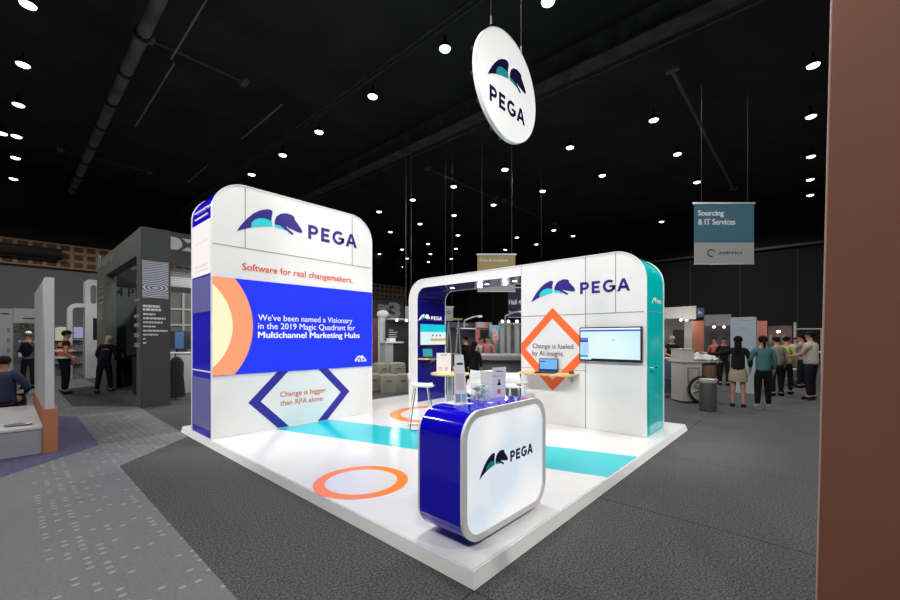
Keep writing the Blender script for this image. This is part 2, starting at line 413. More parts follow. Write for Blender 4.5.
def lamp_root():
    t = thing('ceiling_lamp', '', 'ceiling lamp', (0, 0, 0))
    obj('housing', MB().lathe([(.03, .4), (.03, .20), (.09, .18), (.15, .10), (.18, .0), (.17, .0), (.15, .06), (0, .06)], n=16), HOUS, t)
    obj('lens', MB().lathe([(0, -.06), (.09, -.05), (.15, -.02), (.165, .02), (0, .035)], n=16), LAMPM, t)
    return t
L0 = lamp_root(); pts = []
for px, py in LAMPS:
    x, y = fl(px, py, ZC-.1); pts.append((px, py, x, y))
order = sorted(pts, key=lambda p: -p[1])
def lamp_label(px, py, x, y):
    if px < 30: return None
    return None
ROWS = {}
def row_of(px, py):
    if px < 60: return ('in the column of lamps along the left edge', 'lamps along the left edge')
    if px > 790: return ('in the column of lamps beside the brown partition', 'lamps by the brown partition')
    if (px, py) in [(445,49),(372.7,96.7),(319,132.3),(282.7,155.3),(251.7,174.7)]: return ('in the bright row leading to the tall tower', 'lamps leading to the tower')
    if px > 560: return ('among the scattered lamps right of the round sign', 'lamps right of the round sign')
    if py < 212 : return ('among the larger lamps below the round sign', 'lamps below the round sign')
    return ('in the small distant lamps above the white archway', 'distant lamps above the archway')
NUM = ['nearest', 'second nearest', 'third nearest', 'fourth nearest', 'fifth nearest', 'sixth nearest', 'seventh nearest', 'eighth nearest', 'ninth nearest', 'tenth nearest', 'eleventh nearest', 'twelfth nearest', 'thirteenth nearest', 'fourteenth nearest', 'fifteenth nearest', 'sixteenth nearest', 'seventeenth nearest', 'eighteenth nearest', 'nineteenth nearest', 'twentieth nearest', 'twenty first nearest', 'twenty second nearest', 'twenty third nearest', 'farthest']
cnt = {}; first = True
for px, py, x, y in sorted(pts, key=lambda p: p[1]):
    w, g = row_of(px, py); i = cnt.get(g, 0); cnt[g] = i+1
    lab = 'round ceiling lamp, the %s %s' % (NUM[min(i, 23)], w)
    if first: L0.location = (x, y, ZC-.1); L0['label'] = lab; L0['group'] = g; first = False
    else: dup(L0, (x, y, ZC-.1), lab, group=g)

def spot(x, y, z, tx, ty, tz, power, size=80, r=.25, col=(1, .985, .96), blend=.6):
    ld = bpy.data.lights.new('spot', 'SPOT'); ld.energy = power; ld.spot_size = radians(size); ld.spot_blend = blend; ld.shadow_soft_size = r; ld.color = col
    o = bpy.data.objects.new('spot_beam', ld); COL.objects.link(o); o.location = (x, y, z)
    o.rotation_euler = (Vector((tx, ty, tz))-Vector((x, y, z))).to_track_quat('-Z', 'Y').to_euler(); return o
def point(x, y, z, power, r=.25, col=(1, .99, .97)):
    ld = bpy.data.lights.new('point', 'POINT'); ld.energy = power; ld.shadow_soft_size = r; ld.color = col
    o = bpy.data.objects.new('stand_glow', ld); COL.objects.link(o); o.location = (x, y, z); return o
K = 1.0; KH = 1.75
for (x, y, p) in [(-6, -6, 520), (-6, 2, 420), (-5, 10, 380), (-4, 20, 420), (1, -8, 520), (2, 2.5, 420), (4, 10, 350), (6, 20, 420), (9, -6, 420), (10, 2, 420), (14, 10, 350), (18, -4, 420), (18, 4, 350), (24, 16, 420), (26, 2, 350)]:
    spot(x, y, ZC-.4, x, y, 0, p*KH*1.3, 165, .2, blend=.3)
# added spotlights without fixtures, aimed to brighten the booth
for (x, y, tx, ty, tz, p, s) in [(-2.5, -3.5, 1.6, 4.9, 2.7, 1400, 36), (-4.5, .5, 4.4, 3.0, 1.4, 1500, 42), (-4, -2.5, 4.4, 1.2, 1.6, 700, 36), (2.5, 1.5, 2.6, 2.6, 0, 250, 75), (-2, 1, 1.2, 1.8, 0, 120, 60), (-3.2, -4.2, .7, .35, 1.2, 800, 16), (-6, 6, .05, 5.4, 2.0, 1700, 30), (6, -5, 4.9, .25, 1.5, 1700, 30)]:
    spot(x, y, 8.2, tx, ty, tz, p*K, s)

# ------------------------------------------------------------------ THE STAND: platform
P = .10
t = thing('stand_platform', 'glossy white raised square platform of the stand with turquoise stripe', 'platform', (3, 3.2, 0))
obj('deck', MB().box(.036, 5.92, .042, 6.36, 0.0, P-.0025), PLAT, t, bevel=.004)
mb = MB(); h_ = P-.007
mb.add([(0, 0, 0), (5.93, 0, 0), (5.93, .041, 0), (.035, .041, 0), (.030, .034, h_), (5.93, .034, h_), (5.93, .041, h_), (.035, .041, h_)], [(0, 1, 5, 4), (4, 5, 6, 7), (3, 2, 1, 0), (1, 2, 6, 5), (2, 3, 7, 6)])
mb.add([(0, 0, 0), (.035, .041, 0), (.035, 6.36, 0), (0, 6.36, 0), (.030, .034, h_), (.035, .041, h_), (.035, 6.36, h_), (.030, 6.36, h_)], [(0, 4, 7, 3), (4, 5, 6, 7), (0, 3, 2, 1), (3, 7, 6, 2), (1, 2, 6, 5)])
obj('skirting', mb, mat('platform skirting', (.88, .89, .89), .35), t)
mb = MB(); mb.prism([(.985, 4.978), (2.02, 4.978), (3.36, .047), (2.36, .047)], pl, P-.0025, P-.001)
obj('floor_stripe', mb, STRIPE, t)
mb = MB(); ring(mb, pl, .517, 1.925, .37, .487, P-.0025, P-.001); obj('floor_ring', mb, RINGO, t)
mb = MB(); ring(mb, pl, 3.74, 3.95, .70, .915, P-.0025, P-.0009); obj('floor_ring', mb, RINGO, t)

# ------------------------------------------------------------------ tall tower
TX0, TX1, TY0, TY1, TZ = .045, 2.96, 4.985, 5.95, 3.985
R = .47
def frame_path(x0, x1, z0, z1, r, n=14):            # open path from bottom left over the top to bottom right
    return [(x0, z0)]+arc(x0+r, z1-r, r, 180, 90, n)+arc(x1-r, z1-r, r, 90, 0, n)+[(x1, z0)]
t = thing('display_tower', 'tall white display tower with rounded top and blue screen band', 'display tower', ((TX0+TX1)/2, (TY0+TY1)/2, P))
body = frame_path(TX0+.012, TX1-.012, P, TZ-.012, R)
obj('core', MB().prism(body, PY(0, 1), TY0+.012, TY1-.01), WHITE, t)
pth = frame_path(TX0+.012, TX1-.012, P, TZ-.012, R)
pth_r = list(reversed(pth))
obj('edge_trim', MB().strip(pth_r, PY(0, 1), TY0, TY0+.035, .012), EDGE, t); obj('edge_trim', MB().strip(pth_r, PY(0, 1), TY1-.04, TY1, .012), EDGE, t)
side = [(TX0+.012, P)]+arc(TX0+.012+R, TZ-.012-R, R, 180, 90, 14)+[(TX1-.6, TZ-.012)]
obj('side_panel', MB().strip(list(reversed(side)), PY(0, 1), TY0+.036, TY1-.041, .005), BLUEG, t, 'glossy blue side and top panel')
# white emissive area with pink lines on the blue side panel
zt, zb = vx(203, 222, TX0)[1], vx(203, 275, TX0)[1]
LB = mat('white side area', (0, 0, 0), .2, emis=1, ecol=G(252, 245, 243), spec=.5)
o = obj('white_area', MB().box(TX0-.002, TX0+.01, TY0+.05, TY1-.06, zb, zt), LB, t, 'white emissive area of the side panel')
LBP = mat('side pink line', (0, 0, 0), .2, emis=1, ecol=G(243, 222, 224))
for k, (zz, hh) in enumerate([(.06, .03), (.12, .05), (.5, .02), (.9, .02), (1.0, .02)]): obj('pink_line', MB().box(TX0-.004, TX0-.002, TY0+.12+.05*(k % 2), TY1-.2, zb+zz, zb+zz+hh), LBP, o)
LBG = mat('side band lilac', G(120, 116, 190), .15, coat=.4)  # lilac colour laid over parts of the blue side panel
mb = MB().box(TX0-.001, TX0+.009, TY0+.05, TY1-.06, vx(203, 312, TX0)[1], zb-.03); obj('side_band', mb, LBG, t, 'lilac band of the side panel')
mb = MB().box(TX0-.001, TX0+.009, TY0+.05, TY1-.06, P+.12, vx(203, 378, TX0)[1]); obj('side_band', mb, LBG, t, 'lower lilac band of the side panel')
obj('side_joint', MB().box(TX0-.003, TX0+.009, TY0+.03, TY1-.03, vx(203, 371, TX0)[1]-.01, vx(203, 371, TX0)[1]+.01), EDGE, t)
# front joints
fp = PY(TY0+.012)
zj = vy(350, 264.8, TY0)[1]
mb = MB(); xj1 = vy(245.5, 220, TY0)[0]; xj2 = vy(352.5, 240, TY0)[0]
mb.box(TX0+.02, TX1-.02, TY0+.009, TY0+.013, zj-.007, zj+.007)
mb.box(xj1-.007, xj1+.007, TY0+.009, TY0+.013, zj, TZ-.03); mb.box(xj2-.007, xj2+.007, TY0+.009, TY0+.013, zj, TZ-.05)
obj('panel_joint', mb, SEAM, t)
logo(fp, .398, 3.353, 2.2, t, NAVY, TEALINK, NAVY, d=.006)
ua, va = vy(242.5, 268, TY0); ub, vb = vy(352.8, 277, TY0)
text('tagline', 'Software for real changemakers.', fp, ua, va-.06, ub-ua, ORTEXT, t, d=.006, bold=.012)
# led screen
LZ0, LZ1 = 1.04, 2.515
sc = obj('led_screen', MB().box(TX0+.012, TX1-.006, TY0-.004, TY0+.012, LZ0, LZ1), LCDB, t, 'bright blue screen band')
lp = PY(TY0-.004)
def halfdisc(r, cx, cz, d, m, nm):
    poly = clip(clip(clip(circle(cx, cz, r, 96), 0, TX0+.012, False), 1, LZ0, False), 1, LZ1, True)
    obj(nm, MB().prism(poly, lp, d, 0), m, sc)
halfdisc(1.14, -.505, 1.78, .001, LCDO, 'peach_circle'); halfdisc(.835, -.50, 1.78, .002, LCDY, 'cream_circle')
def tline(s, p0, p1, bold, dz=0, parent=sc, m=lp, mt=LCDW, yc=TY0, hh=None, nm='lettering'):
    a = vy(*p0, yc); b2 = vy(*p1, yc); return text(nm, s, m, a[0], a[1], b2[0]-a[0], mt, parent, d=.003, bold=bold, height=hh)
hz = lambda px, p0, p1: abs(vy(px, p0, TY0)[1]-vy(px, p1, TY0)[1])
for s_, xr_, yt_, yb_, bo in (("We've been named a Visionary", 352, 314, 322.3, .004), ("in the 2019 Magic Quadrant for", 354.7, 322.6, 330.9, .004), ("Multichannel Marketing Hubs", 359.3, 331.7, 339.9, .02)):
    h_ = vy(258, yt_, TY0)[1]-vy(258, yb_, TY0)[1]; a = vy(258, yb_, TY0); text('lettering', s_, lp, a[0], a[1], vy(xr_, 330, TY0)[0]-a[0], LCDW, sc, d=.003, bold=bo, height=h_)
a = vy(354.5, 362, TY0); b2 = vy(366.5, 362, TY0)
logo(lp, a[0], a[1], b2[0]-a[0], sc, LCDW, None, LCDW, d=.003, stacked=True)
# chevron diamond
def dia(cu, cv, ro, ri, lim, m, par, material, d=.004, nm='chevron'):
    PL, PR_ = [], []; o_ = [(cu-ro, cv), (cu, cv+ro), (cu+ro, cv), (cu, cv-ro)]; i_ = [(cu-ri, cv), (cu, cv+ri), (cu+ri, cv), (cu, cv-ri)]
    for k in range(4):
        q = [o_[k], o_[(k+1) % 4], i_[(k+1) % 4], i_[k]]
        for ax, val, less in lim:
            q = clip(q, ax, val, less)
            if len(q) < 3: break
        if len(q) >= 3: (PL if (q[0][0]+q[1][0])/2 < cu else PR_).append(q)
    for G_ in ((PL, PR_) if nm == 'chevron' else (PL+PR_,)):
        mb = MB(); [mb.prism(q, m, d, 0) for q in G_]; obj(nm, mb, material, par)
dia(1.5, .578, .93, .74, [(1, LZ0, True), (1, P+.005, False)], fp, t, mat('indigo print', G(44, 42, 150), .45))
tline('Change is bigger', (280.5, 399), (326, 398.5), .008, parent=t, m=fp, mt=ORTEXT)
tline('than RPA alone.', (280.5, 406), (324, 404), .008, parent=t, m=fp, mt=ORTEXT)

# ------------------------------------------------------------------ archway wall (right)
WX0, WX1 = 4.46, 5.45; WY0, WY1, WZ = .25, 5.55, 2.965
OY0, OY1, OZ = 2.44, 5.27, 2.77; r1 = .47; r2 = .26
t = thing('archway_wall', 'long white stand wall with rounded corners, open archway and teal end', 'exhibition wall', ((WX0+WX1)/2, 2.9, P))
outl = [(WY0+.012, P)]+arc(WY0+r1, WZ-.012-r1+.012, r1-.012, 180, 90, 14)+arc(WY1-r1, WZ-r1, r1-.012, 90, 0, 14)+[(WY1-.012, P), (OY1, P)]+arc(OY1-r2, OZ-r2, r2, 0, 90, 10)+[(OY0, OZ), (OY0, P)]
obj('core', MB().prism(outl, PX(0, 1), WX0+.012, WX1-.01), WHITE, t)
op = [(WY0+.012, P)]+arc(WY0+r1, WZ-r1, r1-.012, 180, 90, 14)+arc(WY1-r1, WZ-r1, r1-.012, 90, 0, 14)+[(WY1-.012, P)]
opr = list(reversed(op))
inn = [(OY0, P), (OY0, OZ)]+arc(OY1-r2, OZ-r2, r2, 90, 0, 10)+[(OY1, P)]
obj('edge_trim', MB().strip(opr, PX(0, 1), WX0, WX0+.035, .012), EDGE, t); obj('edge_trim', MB().strip(opr, PX(0, 1), WX1-.04, WX1, .012), EDGE, t)
obj('edge_trim', MB().strip(inn[1:], PX(0, 1), WX0, WX0+.02, .004), EDGE, t); obj('edge_trim', MB().strip(inn[1:], PX(0, 1), WX1-.025, WX1, .012), EDGE, t)
obj('end_panel', MB().strip(list(reversed([(WY0+.012, P)]+arc(WY0+r1, WZ-r1, r1-.012, 180, 90, 14)+[(WY1-.8, WZ-.012)])), PX(0, 1), WX0+.036, WX1-.041, .005), TEALG, t, 'glossy teal end and top panel')
lin = obj('arch_lining', MB().strip(inn, PX(0, 1), WX0+.021, WX1-.026, .004), NAVYG, t, 'glossy navy lining of the archway')
zz = vy(430, 301.5, OY1)[1]; z2 = vy(430, 320.5, OY1)[1]
mb = MB(); 
for z_ in (zz, z2): mb.box(WX0+.03, WX1-.04, OY1-.0065, OY1-.003, z_-.004, z_+.004)
obj('lining_joint', mb, mat('navy joint', (.05, .05, .16), .5), lin)
li = PY(OY1-.004)
a = vy(417.5, 316, OY1); b2 = vy(441, 314.5, OY1)
logo(li, a[0]+.02, 2.04, b2[0]-a[0], lin, LCDW, TEALINK, LCDW, d=.003)
rp = PXr(WX0+.012, 0)                               # u = -y
logo(rp, -2.227, 2.335, 1.74, t, NAVY, TEALINK, NAVY, d=.006)
def jv(px, p0, p1): 
    y, z = vx(px, p0, WX0); return y, z, vx(px, p1, WX0)[1]
mb = MB()
y1_, _, _ = jv(585.3, 265, 400); y2_, _, _ = jv(615.3, 265, 300); zj = vx(560, 315, WX0)[1]
mb.box(WX0+.009, WX0+.013, y1_-.007, y1_+.007, P, WZ-.02); mb.box(WX0+.009, WX0+.013, y2_-.007, y2_+.007, zj, WZ-.02)
mb.box(WX0+.009, WX0+.013, WY0+.04, OY0-.0, zj-.007, zj+.007); mb.box(WX0+.009, WX0+.013, y1_, OY0-.0, 1.05, 1.058)
mb.box(WX0+.009, WX0+.013, OY0-.004, OY0+.004, OZ, WZ-.02)
obj('panel_joint', mb, SEAM, t)
dia(-1.80, 1.40, .735, .545, [(0, -OY0+.005, False)], rp, t, ORANGE, nm='diamond')
BLK2 = mat('charcoal lettering', G(70, 66, 84), .5)
for s_, p0, p1 in (('Change is fueled', (532.3, 348), (573, 347)), ('by AI insight.', (532.3, 355), (563.5, 354))):
    y0_, z0_ = vx(*p0, WX0); y1b, _ = vx(*p1, WX0)
    text('lettering', s_, rp, -y0_, z0_-.03, y0_-y1b, BLK2, t, d=.006, bold=.004)
# end panel: logo, door outline, handle
ep = PY(WY0+.007)
a = vy(651.5, 300, WY0); b2 = vy(664.5, 300, WY0)
logo(ep, a[0]+.05, a[1]-.03, (b2[0]-a[0])*.70, t, TXTW, None, TXTW, d=.003)
dzt = vy(655, 313, WY0)[1]
door = obj('door_leaf', MB().box(WX0+.14, WX1-.13, WY0-.004, WY0+.008, P+.03, dzt), TEALG, t)
obj('door_handle', MB().path([(WX0+.22, WY0-.004, 1.14), (WX0+.22, WY0-.055, 1.14), (WX0+.34, WY0-.055, 1.14)], .011), CHROME, door, 'chrome lever handle')
obj('joint', MB().box(WX0+.04, WX1-.05, WY0+.002, WY0+.005, dzt+.012, dzt+.02), SEAM, t)

# screens
def screen_x(name, label, x, p_tl, p_br, th=.05):
    y0_, z1_ = vx(*p_tl, x-th); y1b, z0_ = vx(*p_br, x-th)
    return y1b, y0_, z0_, z1_
ya, yb, za, zb_ = 0.30, 1.275, 1.225, 1.775
t = thing('wall_screen', 'wide flat screen showing a pale blue page on the white wall', 'screen', (WX0, (ya+yb)/2, za))
obj('bezel', MB().box(WX0-.055, WX0+.006, ya, yb, za, zb_), BLACKP, t, bevel=.004)
SCRM = bpy.data.materials.new('screen glow pale'); SCRM.use_nodes = True; nt = SCRM.node_tree; b = nt.nodes['Principled BSDF']; b.inputs['Base Color'].default_value = (0, 0, 0, 1); b.inputs['Roughness'].default_value = .15
gr = nt.nodes.new('ShaderNodeTexGradient'); gr.gradient_type = 'SPHERICAL'; tc = nt.nodes.new('ShaderNodeTexCoord'); rr = nt.nodes.new('ShaderNodeValToRGB'); mp = nt.nodes.new('ShaderNodeMapping')
mp.inputs['Location'].default_value = (0, -.05, -.35); mp.inputs['Scale'].default_value = (1, 1.1, 1.6)
rr.color_ramp.elements[0].color = (*G(186, 225, 252), 1); rr.color_ramp.elements[1].color = (*G(228, 253, 252), 1); rr.color_ramp.elements[1].position = .7
nt.links.new(tc.outputs['Object'], mp.inputs[0]); nt.links.new(mp.outputs[0], gr.inputs[0]); nt.links.new(gr.outputs['Fac'], rr.inputs['Fac']); nt.links.new(rr.outputs[0], b.inputs['Emission Color']); b.inputs['Emission Strength'].default_value = 1
dsp = obj('display', MB().box(WX0-.0565, WX0-.055, ya+.02, yb-.018, za+.025, zb_-.018), SCRM, t)
def lb(n, c): return mat(n, (0, 0, 0), .3, emis=1, ecol=G(*c))
def scr(n, u0, u1, v0, v1, m, lab=None):            # u from the left edge 0..1, v from the bottom 0..1
    W, H_ = yb-ya-.038, zb_-za-.043
    obj(n, MB().box(WX0-.058, WX0-.0565, yb-.018-u0*W, yb-.018-u1*W, za+.025+v0*H_, za+.025+v1*H_), m, dsp, lab)
scr('title_bar', 0, 1, .90, .95, lb('scr bar', (30, 95, 215))); scr('top_strip', 0, 1, .95, 1, LCDW)
scr('side_button', 0, .14, .62, .70, lb('scr b1', (110, 120, 215))); scr('side_button', 0, .14, .07, .15, lb('scr b3', (60, 180, 235)))
scr('side_button', 0, .14, .55, .62, lb('scr b2', (40, 100, 205))); scr('task_bar', .2, 1, 0, .035, lb('scr b4', (20, 24, 50)))
scr('side_column', .015, .15, .17, .54, lb('scr c', (180, 215, 250)))
scr('chart_mark', .55, .60, .62, .645, lb('scr m', (120, 150, 180)))
# arch screen
x0, z1 = vy(418.5, 323.5, OY1); x1, z0 = vy(445, 345, OY1)
x0 = max(x0, WX0+.03); x1 = WX1-.03
t = thing('wall_screen', 'small turquoise and white screen on the navy archway lining', 'screen', ((x0+x1)/2, OY1, z0))
obj('bezel', MB().box(x0, x1, OY1-.05, OY1-.006, z0, z1), BLACKP, t, bevel=.004)
dsp = obj('display', MB().box(x0+.015, x1-.015, OY1-.0515, OY1-.05, z0+.015, z1-.015), lb('arch scr', (220, 245, 250)), t)
hh = z1-z0
obj('header_band', MB().box(x0+.015, x1-.015, OY1-.053, OY1-.0515, z0+hh*.62, z1-.015), lb('arch hd', (25, 205, 225)), dsp)
obj('orange_band', MB().box(x0+.35, x1-.015, OY1-.053, OY1-.0515, z0+hh*.2, z0+hh*.32), lb('arch or', (235, 170, 90)), dsp)
mb = MB(); 
for k in range(3): mb.box(x0+.40+.13*k, x0+.45+.13*k, OY1-.053, OY1-.0515, z0+hh*.42, z0+hh*.5)
obj('icon', mb, lb('arch ic', (60, 90, 150)), dsp)

# shelves and laptops
def laptop(label, group=None):
    t = thing('laptop', label, 'laptop', (0, 0, 0), group)
    obj('keyboard_base', MB().box(-.17, .17, -.12, .12, 0, .018), BLACKP, t, bevel=.003)
    obj('key_field', MB().box(-.15, .15, -.03, .10, .018, .020), mat('keys', (.05, .05, .055), .5), t)
    mb = MB(); s_ = lambda u, v, d: (u, .12+v*sin(radians(8))+d*cos(radians(8)), .018+v*cos(radians(8))-d*sin(radians(8)))
    mb.prism(rect(-.17, .17, 0, .225), s_, 0, .008); li_ = obj('lid', mb, BLACKP, t)
    mb = MB(); mb.prism(rect(-.155, .155, .015, .212), s_, -.0015, 0); obj('display', mb, lb('laptop glow', (120, 185, 240)), li_)
    mb = MB(); mb.prism(rect(-.155, .155, .015, .04), s_, -.003, -.0015); mb.prism(rect(-.14, -.06, .16, .18), s_, -.003, -.0015); obj('display_band', mb, lb('laptop band', (30, 75, 150)), li_)
    return t
# right shelf against white wall (plywood with rounded end)
SZ = 1.0
y_l, _ = vx(522.5, 374, WX0-.2); 
t = thing('wall_shelf', 'pale plywood wall shelf with rounded end in front of the orange diamond', 'shelf', (WX0, 1.9, SZ))
mb = MB(); mb.prism([(WX0+.005, 2.30), (WX0-.30, 2.30), (WX0-.34, 2.26)]+[(WX0-.14-.20*cos(radians(a_)), 1.50-.20*sin(radians(a_))) for a_ in range(0, 91, 15)]+[(WX0+.005, 1.30)], pl, SZ-.035, SZ)
obj('board', mb, WOOD, t)
mb = MB(); mb.box(WX0-.25, WX0+.01, 1.42, 1.45, SZ-.06, SZ-.035); mb.prism([(WX0+.01, SZ-.16), (WX0+.01, SZ-.06), (WX0-.22, SZ-.06)], lambda u, v, d: (u, 1.435+d, v), -.012, .012)
obj('bracket', mb, ALU, t); 
mb = MB(); mb.box(WX0-.25, WX0+.01, 2.2, 2.23, SZ-.06, SZ-.035); obj('bracket', mb, ALU, t)
obj('cable_drum', MB().rod((WX0-.13, 1.38, SZ-.0), (WX0-.13, 1.38, SZ+.05), .045, n=18), mat('dark ring', (.1, .09, .06), .5), t)
l1 = laptop('open black laptop with blue display on the plywood wall shelf')
l1.location = (WX0-.215, 1.80, SZ); l1.rotation_euler = (0, 0, radians(-78))
# small shelf in arch
SA = vy(425, 358.5, OY1-.2)[1]
t = thing('wall_shelf', 'small pale wooden shelf on the navy archway lining', 'shelf', (WX0+.45, OY1, SA))
mb = MB(); mb.prism([(WX0+.04, OY1-.006), (WX0+.04, OY1-.25)]+[(WX0+.75+.12*sin(radians(a_)), OY1-.25-.08+.08*cos(radians(a_))) if 0 else (WX0+.75+.12*sin(radians(a_)), OY1-.13-.12*cos(radians(a_))) for a_ in range(0, 91, 15)]+[(WX0+.87, OY1-.006)], pl, SA-.03, SA)
obj('board', mb, WOOD, t); mb = MB(); mb.prism([(OY1-.006, SA-.13), (OY1-.006, SA-.03), (OY1-.2, SA-.03)], lambda u, v, d: (WX0+.45+d, u, v), -.012, .012); obj('bracket', mb, ALU, t)
l2 = dup(l1, (WX0+.34, OY1-.15, SA), 'open laptop with teal display on the small archway shelf', 0)
for c in l2.children:
    if c.name.startswith('lid'):
        for g in c.children:
            if g.name.startswith('display'):
                g.data = g.data.copy(); g.data.materials[0] = lb('teal glow', (60, 165, 170))
# rocker spotlights on header underside
mb = None
for k, yy in enumerate((4.6, 3.6, 2.9)):
    t = thing('downlight', 'small round downlight in the archway soffit, %s' % ['nearest the navy leg', 'the middle one', 'nearest the white wall'][k], 'downlight', (WX0+.5, yy, OZ-.012), 'archway downlights')
    obj('rim', MB().rod((WX0+.5, yy, OZ-.012), (WX0+.5, yy, OZ-.004), .07, n=20), CHROME, t)
    obj('lens', MB().rod((WX0+.5, yy, OZ-.016), (WX0+.5, yy, OZ-.012), .05, n=20), mat('downlight lens', (1, 1, 1), .5, emis=4), t)
    spot(WX0+.5, yy, OZ-.05, WX0+.5, yy, 0, 12, 110, .05)

# ------------------------------------------------------------------ reception counter
CX0, CX1, CY0, CY1, CZ0, CZ1 = .125, 1.285, .2, .65, .13, 1.075
rc = .19
def rr_poly(x0, x1, z0, z1, r, n=10):
    return arc(x1-r, z1-r, r, 0, 90, n)+arc(x0+r, z1-r, r, 90, 180, n)+arc(x0+r, z0+r, r, 180, 270, n)+arc(x1-r, z0+r, r, 270, 360, n)
t = thing('reception_counter', 'glossy blue counter with rounded corners and glowing white front', 'counter', ((CX0+CX1)/2, (CY0+CY1)/2, P))
bd = rr_poly(CX0+.012, CX1-.012, CZ0+.012, CZ1-.012, rc)
mb = MB(); mb.prism(rr_poly(CX0+.005, CX1-.005, CZ0+.005, CZ1-.005, rc), PY(0, 1), CY0+.022, CY1-.008, True); obj('body', mb, BLUEG, t)
mb = MB()
def band(mb, po, pi_, d0, d1):
    n = len(po)
    for i in range(n): mb.prism([po[i], po[(i+1) % n], pi_[(i+1) % n], pi_[i]], PY(0, 1), d0, d1)
band(mb, rr_poly(CX0, CX1, CZ0, CZ1, rc+.012), rr_poly(CX0+.047, CX1-.047, CZ0+.047, CZ1-.047, rc-.033), CY0, CY0+.022)
obj('front_frame', mb, ALUW, t, 'pale grey aluminium front frame')
mb = MB(); band(mb, rr_poly(CX0-.001, CX1+.001, CZ0-.001, CZ1+.001, rc+.013), rr_poly(CX0+.011, CX1-.011, CZ0+.011, CZ1-.011, rc), CY0+.004, CY0+.024)
band(mb, rr_poly(CX0, CX1, CZ0, CZ1, rc+.012), rr_poly(CX0+.011, CX1-.011, CZ0+.011, CZ1-.011, rc), CY1-.014, CY1)
obj('edge_trim', mb, EDGE, t)
LBOX = bpy.data.materials.new('counter lightbox'); LBOX.use_nodes = True; nt = LBOX.node_tree; b = nt.nodes['Principled BSDF']; b.inputs['Base Color'].default_value = (.3, .3, .3, 1); b.inputs['Roughness'].default_value = .4
n_ = nt.nodes.new('ShaderNodeTexNoise'); n_.inputs['Scale'].default_value = 2.5; n_.inputs['Detail'].default_value = 0; tc = nt.nodes.new('ShaderNodeTexCoord'); rr = nt.nodes.new('ShaderNodeValToRGB')
rr.color_ramp.elements[0].position = .35; rr.color_ramp.elements[1].position = .65; rr.color_ramp.elements[0].color = (*G(218, 234, 246), 1); rr.color_ramp.elements[1].color = (*G(252, 251, 252), 1)
nt.links.new(tc.outputs['Object'], n_.inputs['Vector']); nt.links.new(n_.outputs['Fac'], rr.inputs['Fac']); nt.links.new(rr.outputs[0], b.inputs['Emission Color']); b.inputs['Emission Strength'].default_value = .76
mb = MB(); mb.prism(rr_poly(CX0+.047, CX1-.047, CZ0+.047, CZ1-.047, rc-.033), PY(0, 1), CY0+.012, CY0+.0215)
pn = obj('light_panel', mb, LBOX, t, 'backlit white front panel')
logo(PY(CY0+.012), .325, .606, .748, pn, NAVYD, mat('jade ink', G(20, 165, 160), .4), NAVYD, d=.004)
obj('plinth', MB().box(CX0+.2, CX1-.2, CY0+.10, CY1-.10, P, CZ0+.01), mat('plinth', (.5, .5, .5), .5), t)

# things on the counter
CT = CZ1-.012
def stand3(px, py_base, px_top, h, w, label, rotz):
    x, y = fl(px, py_base, CT); t = thing('brochure_stand', label, 'brochure stand', (x, y, CT))
    c, s_ = cos(rotz), sin(rotz)
    def m(u, v, d): 
        d2 = d+v*.14; return (x+u*c-d2*s_, y+u*s_+d2*c, CT+v)
    mb = MB(); mb.prism([(-w/2, 0), (w/2, 0), (w*.32, h), (-w*.32, h)], m, -.004, .004); bd_ = obj('card_panel', mb, SHELL, t)
    mb = MB(); mb.box(x-w/2, x+w/2, y-.02, y+.16, CT, CT+.008); obj('foot', mb, SHELL, t)
    f = lambda u, v, d: m(u, v, -.004-d)
    for (a_, b_, c_, d_, mt) in [(-.2, .25, .80, .84, NAVYD), (-.3, .3, .30, .62, mat('faint print', (.62, .55, .56), .6)), (-.38, -.02, .06, .22, mat('code print', (.30, .30, .36), .6)), (.06, .38, .06, .22, mat('teal print', (.25, .5, .6), .6))]:
        mb = MB(); mb.prism([(a_*w, c_*h), (b_*w, c_*h), (b_*w, d_*h), (a_*w, d_*h)], f, 0, .001); obj('print_block', mb, mt, bd_)
    return t
stand3(461, 405, 460, .40, .115, 'tall tapering white leaflet stand at the left of the counter top', radians(-32))
# glass jar
x, y = fl(480.5, 401, CT)
t = thing('glass_jar', 'clear square glass jar filled with wrapped mints on the counter', 'jar', (x, y, CT))
GL = mat('clear glass', (.9, .95, .95), .03, alpha=.22)
ja = radians(-10)
mb = MB(); sq = lambda r_, k=.18: [(x+a_*cos(ja)-b_*sin(ja), y+a_*sin(ja)+b_*cos(ja)) for a_, b_ in rr_poly(-r_, r_, -r_, r_, r_*k, 4)]
o_, i_ = sq(.066), sq(.062); n = len(o_)
vs = [(p[0], p[1], CT+.001) for p in o_]+[(p[0], p[1], CT+.145) for p in o_]+[(p[0], p[1], CT+.145) for p in i_]+[(p[0], p[1], CT+.008) for p in i_]
fs = [tuple(range(n))]+[(k+q*n, (k+1) % n+q*n, (k+1) % n+(q+1)*n, k+(q+1)*n) for q in range(3) for k in range(n)]+[tuple(range(3*n, 4*n))]
mb.add(vs, fs, True); obj('glass_body', mb, GL, t)
MC = [mat('mint white', (.8, .82, .82), .4), mat('mint teal', G(30, 150, 160), .4), mat('mint navy', G(40, 60, 110), .4), mat('mint green', G(90, 160, 140), .4)]
mbs = [MB() for _ in MC]
for k in range(90):
    u, v = random.uniform(-.042, .042), random.uniform(-.042, .042)
    mbs[random.choice((0, 0, 1, 2, 3))].ball((x+u*cos(ja)-v*sin(ja), y+u*sin(ja)+v*cos(ja), CT+.018+.105*(k/90)), .019, .015, .013, 5, 8)
for q, m_ in enumerate(mbs):
    o = obj('wrapped_mint', m_, MC[q], t); o['kind'] = 'stuff'
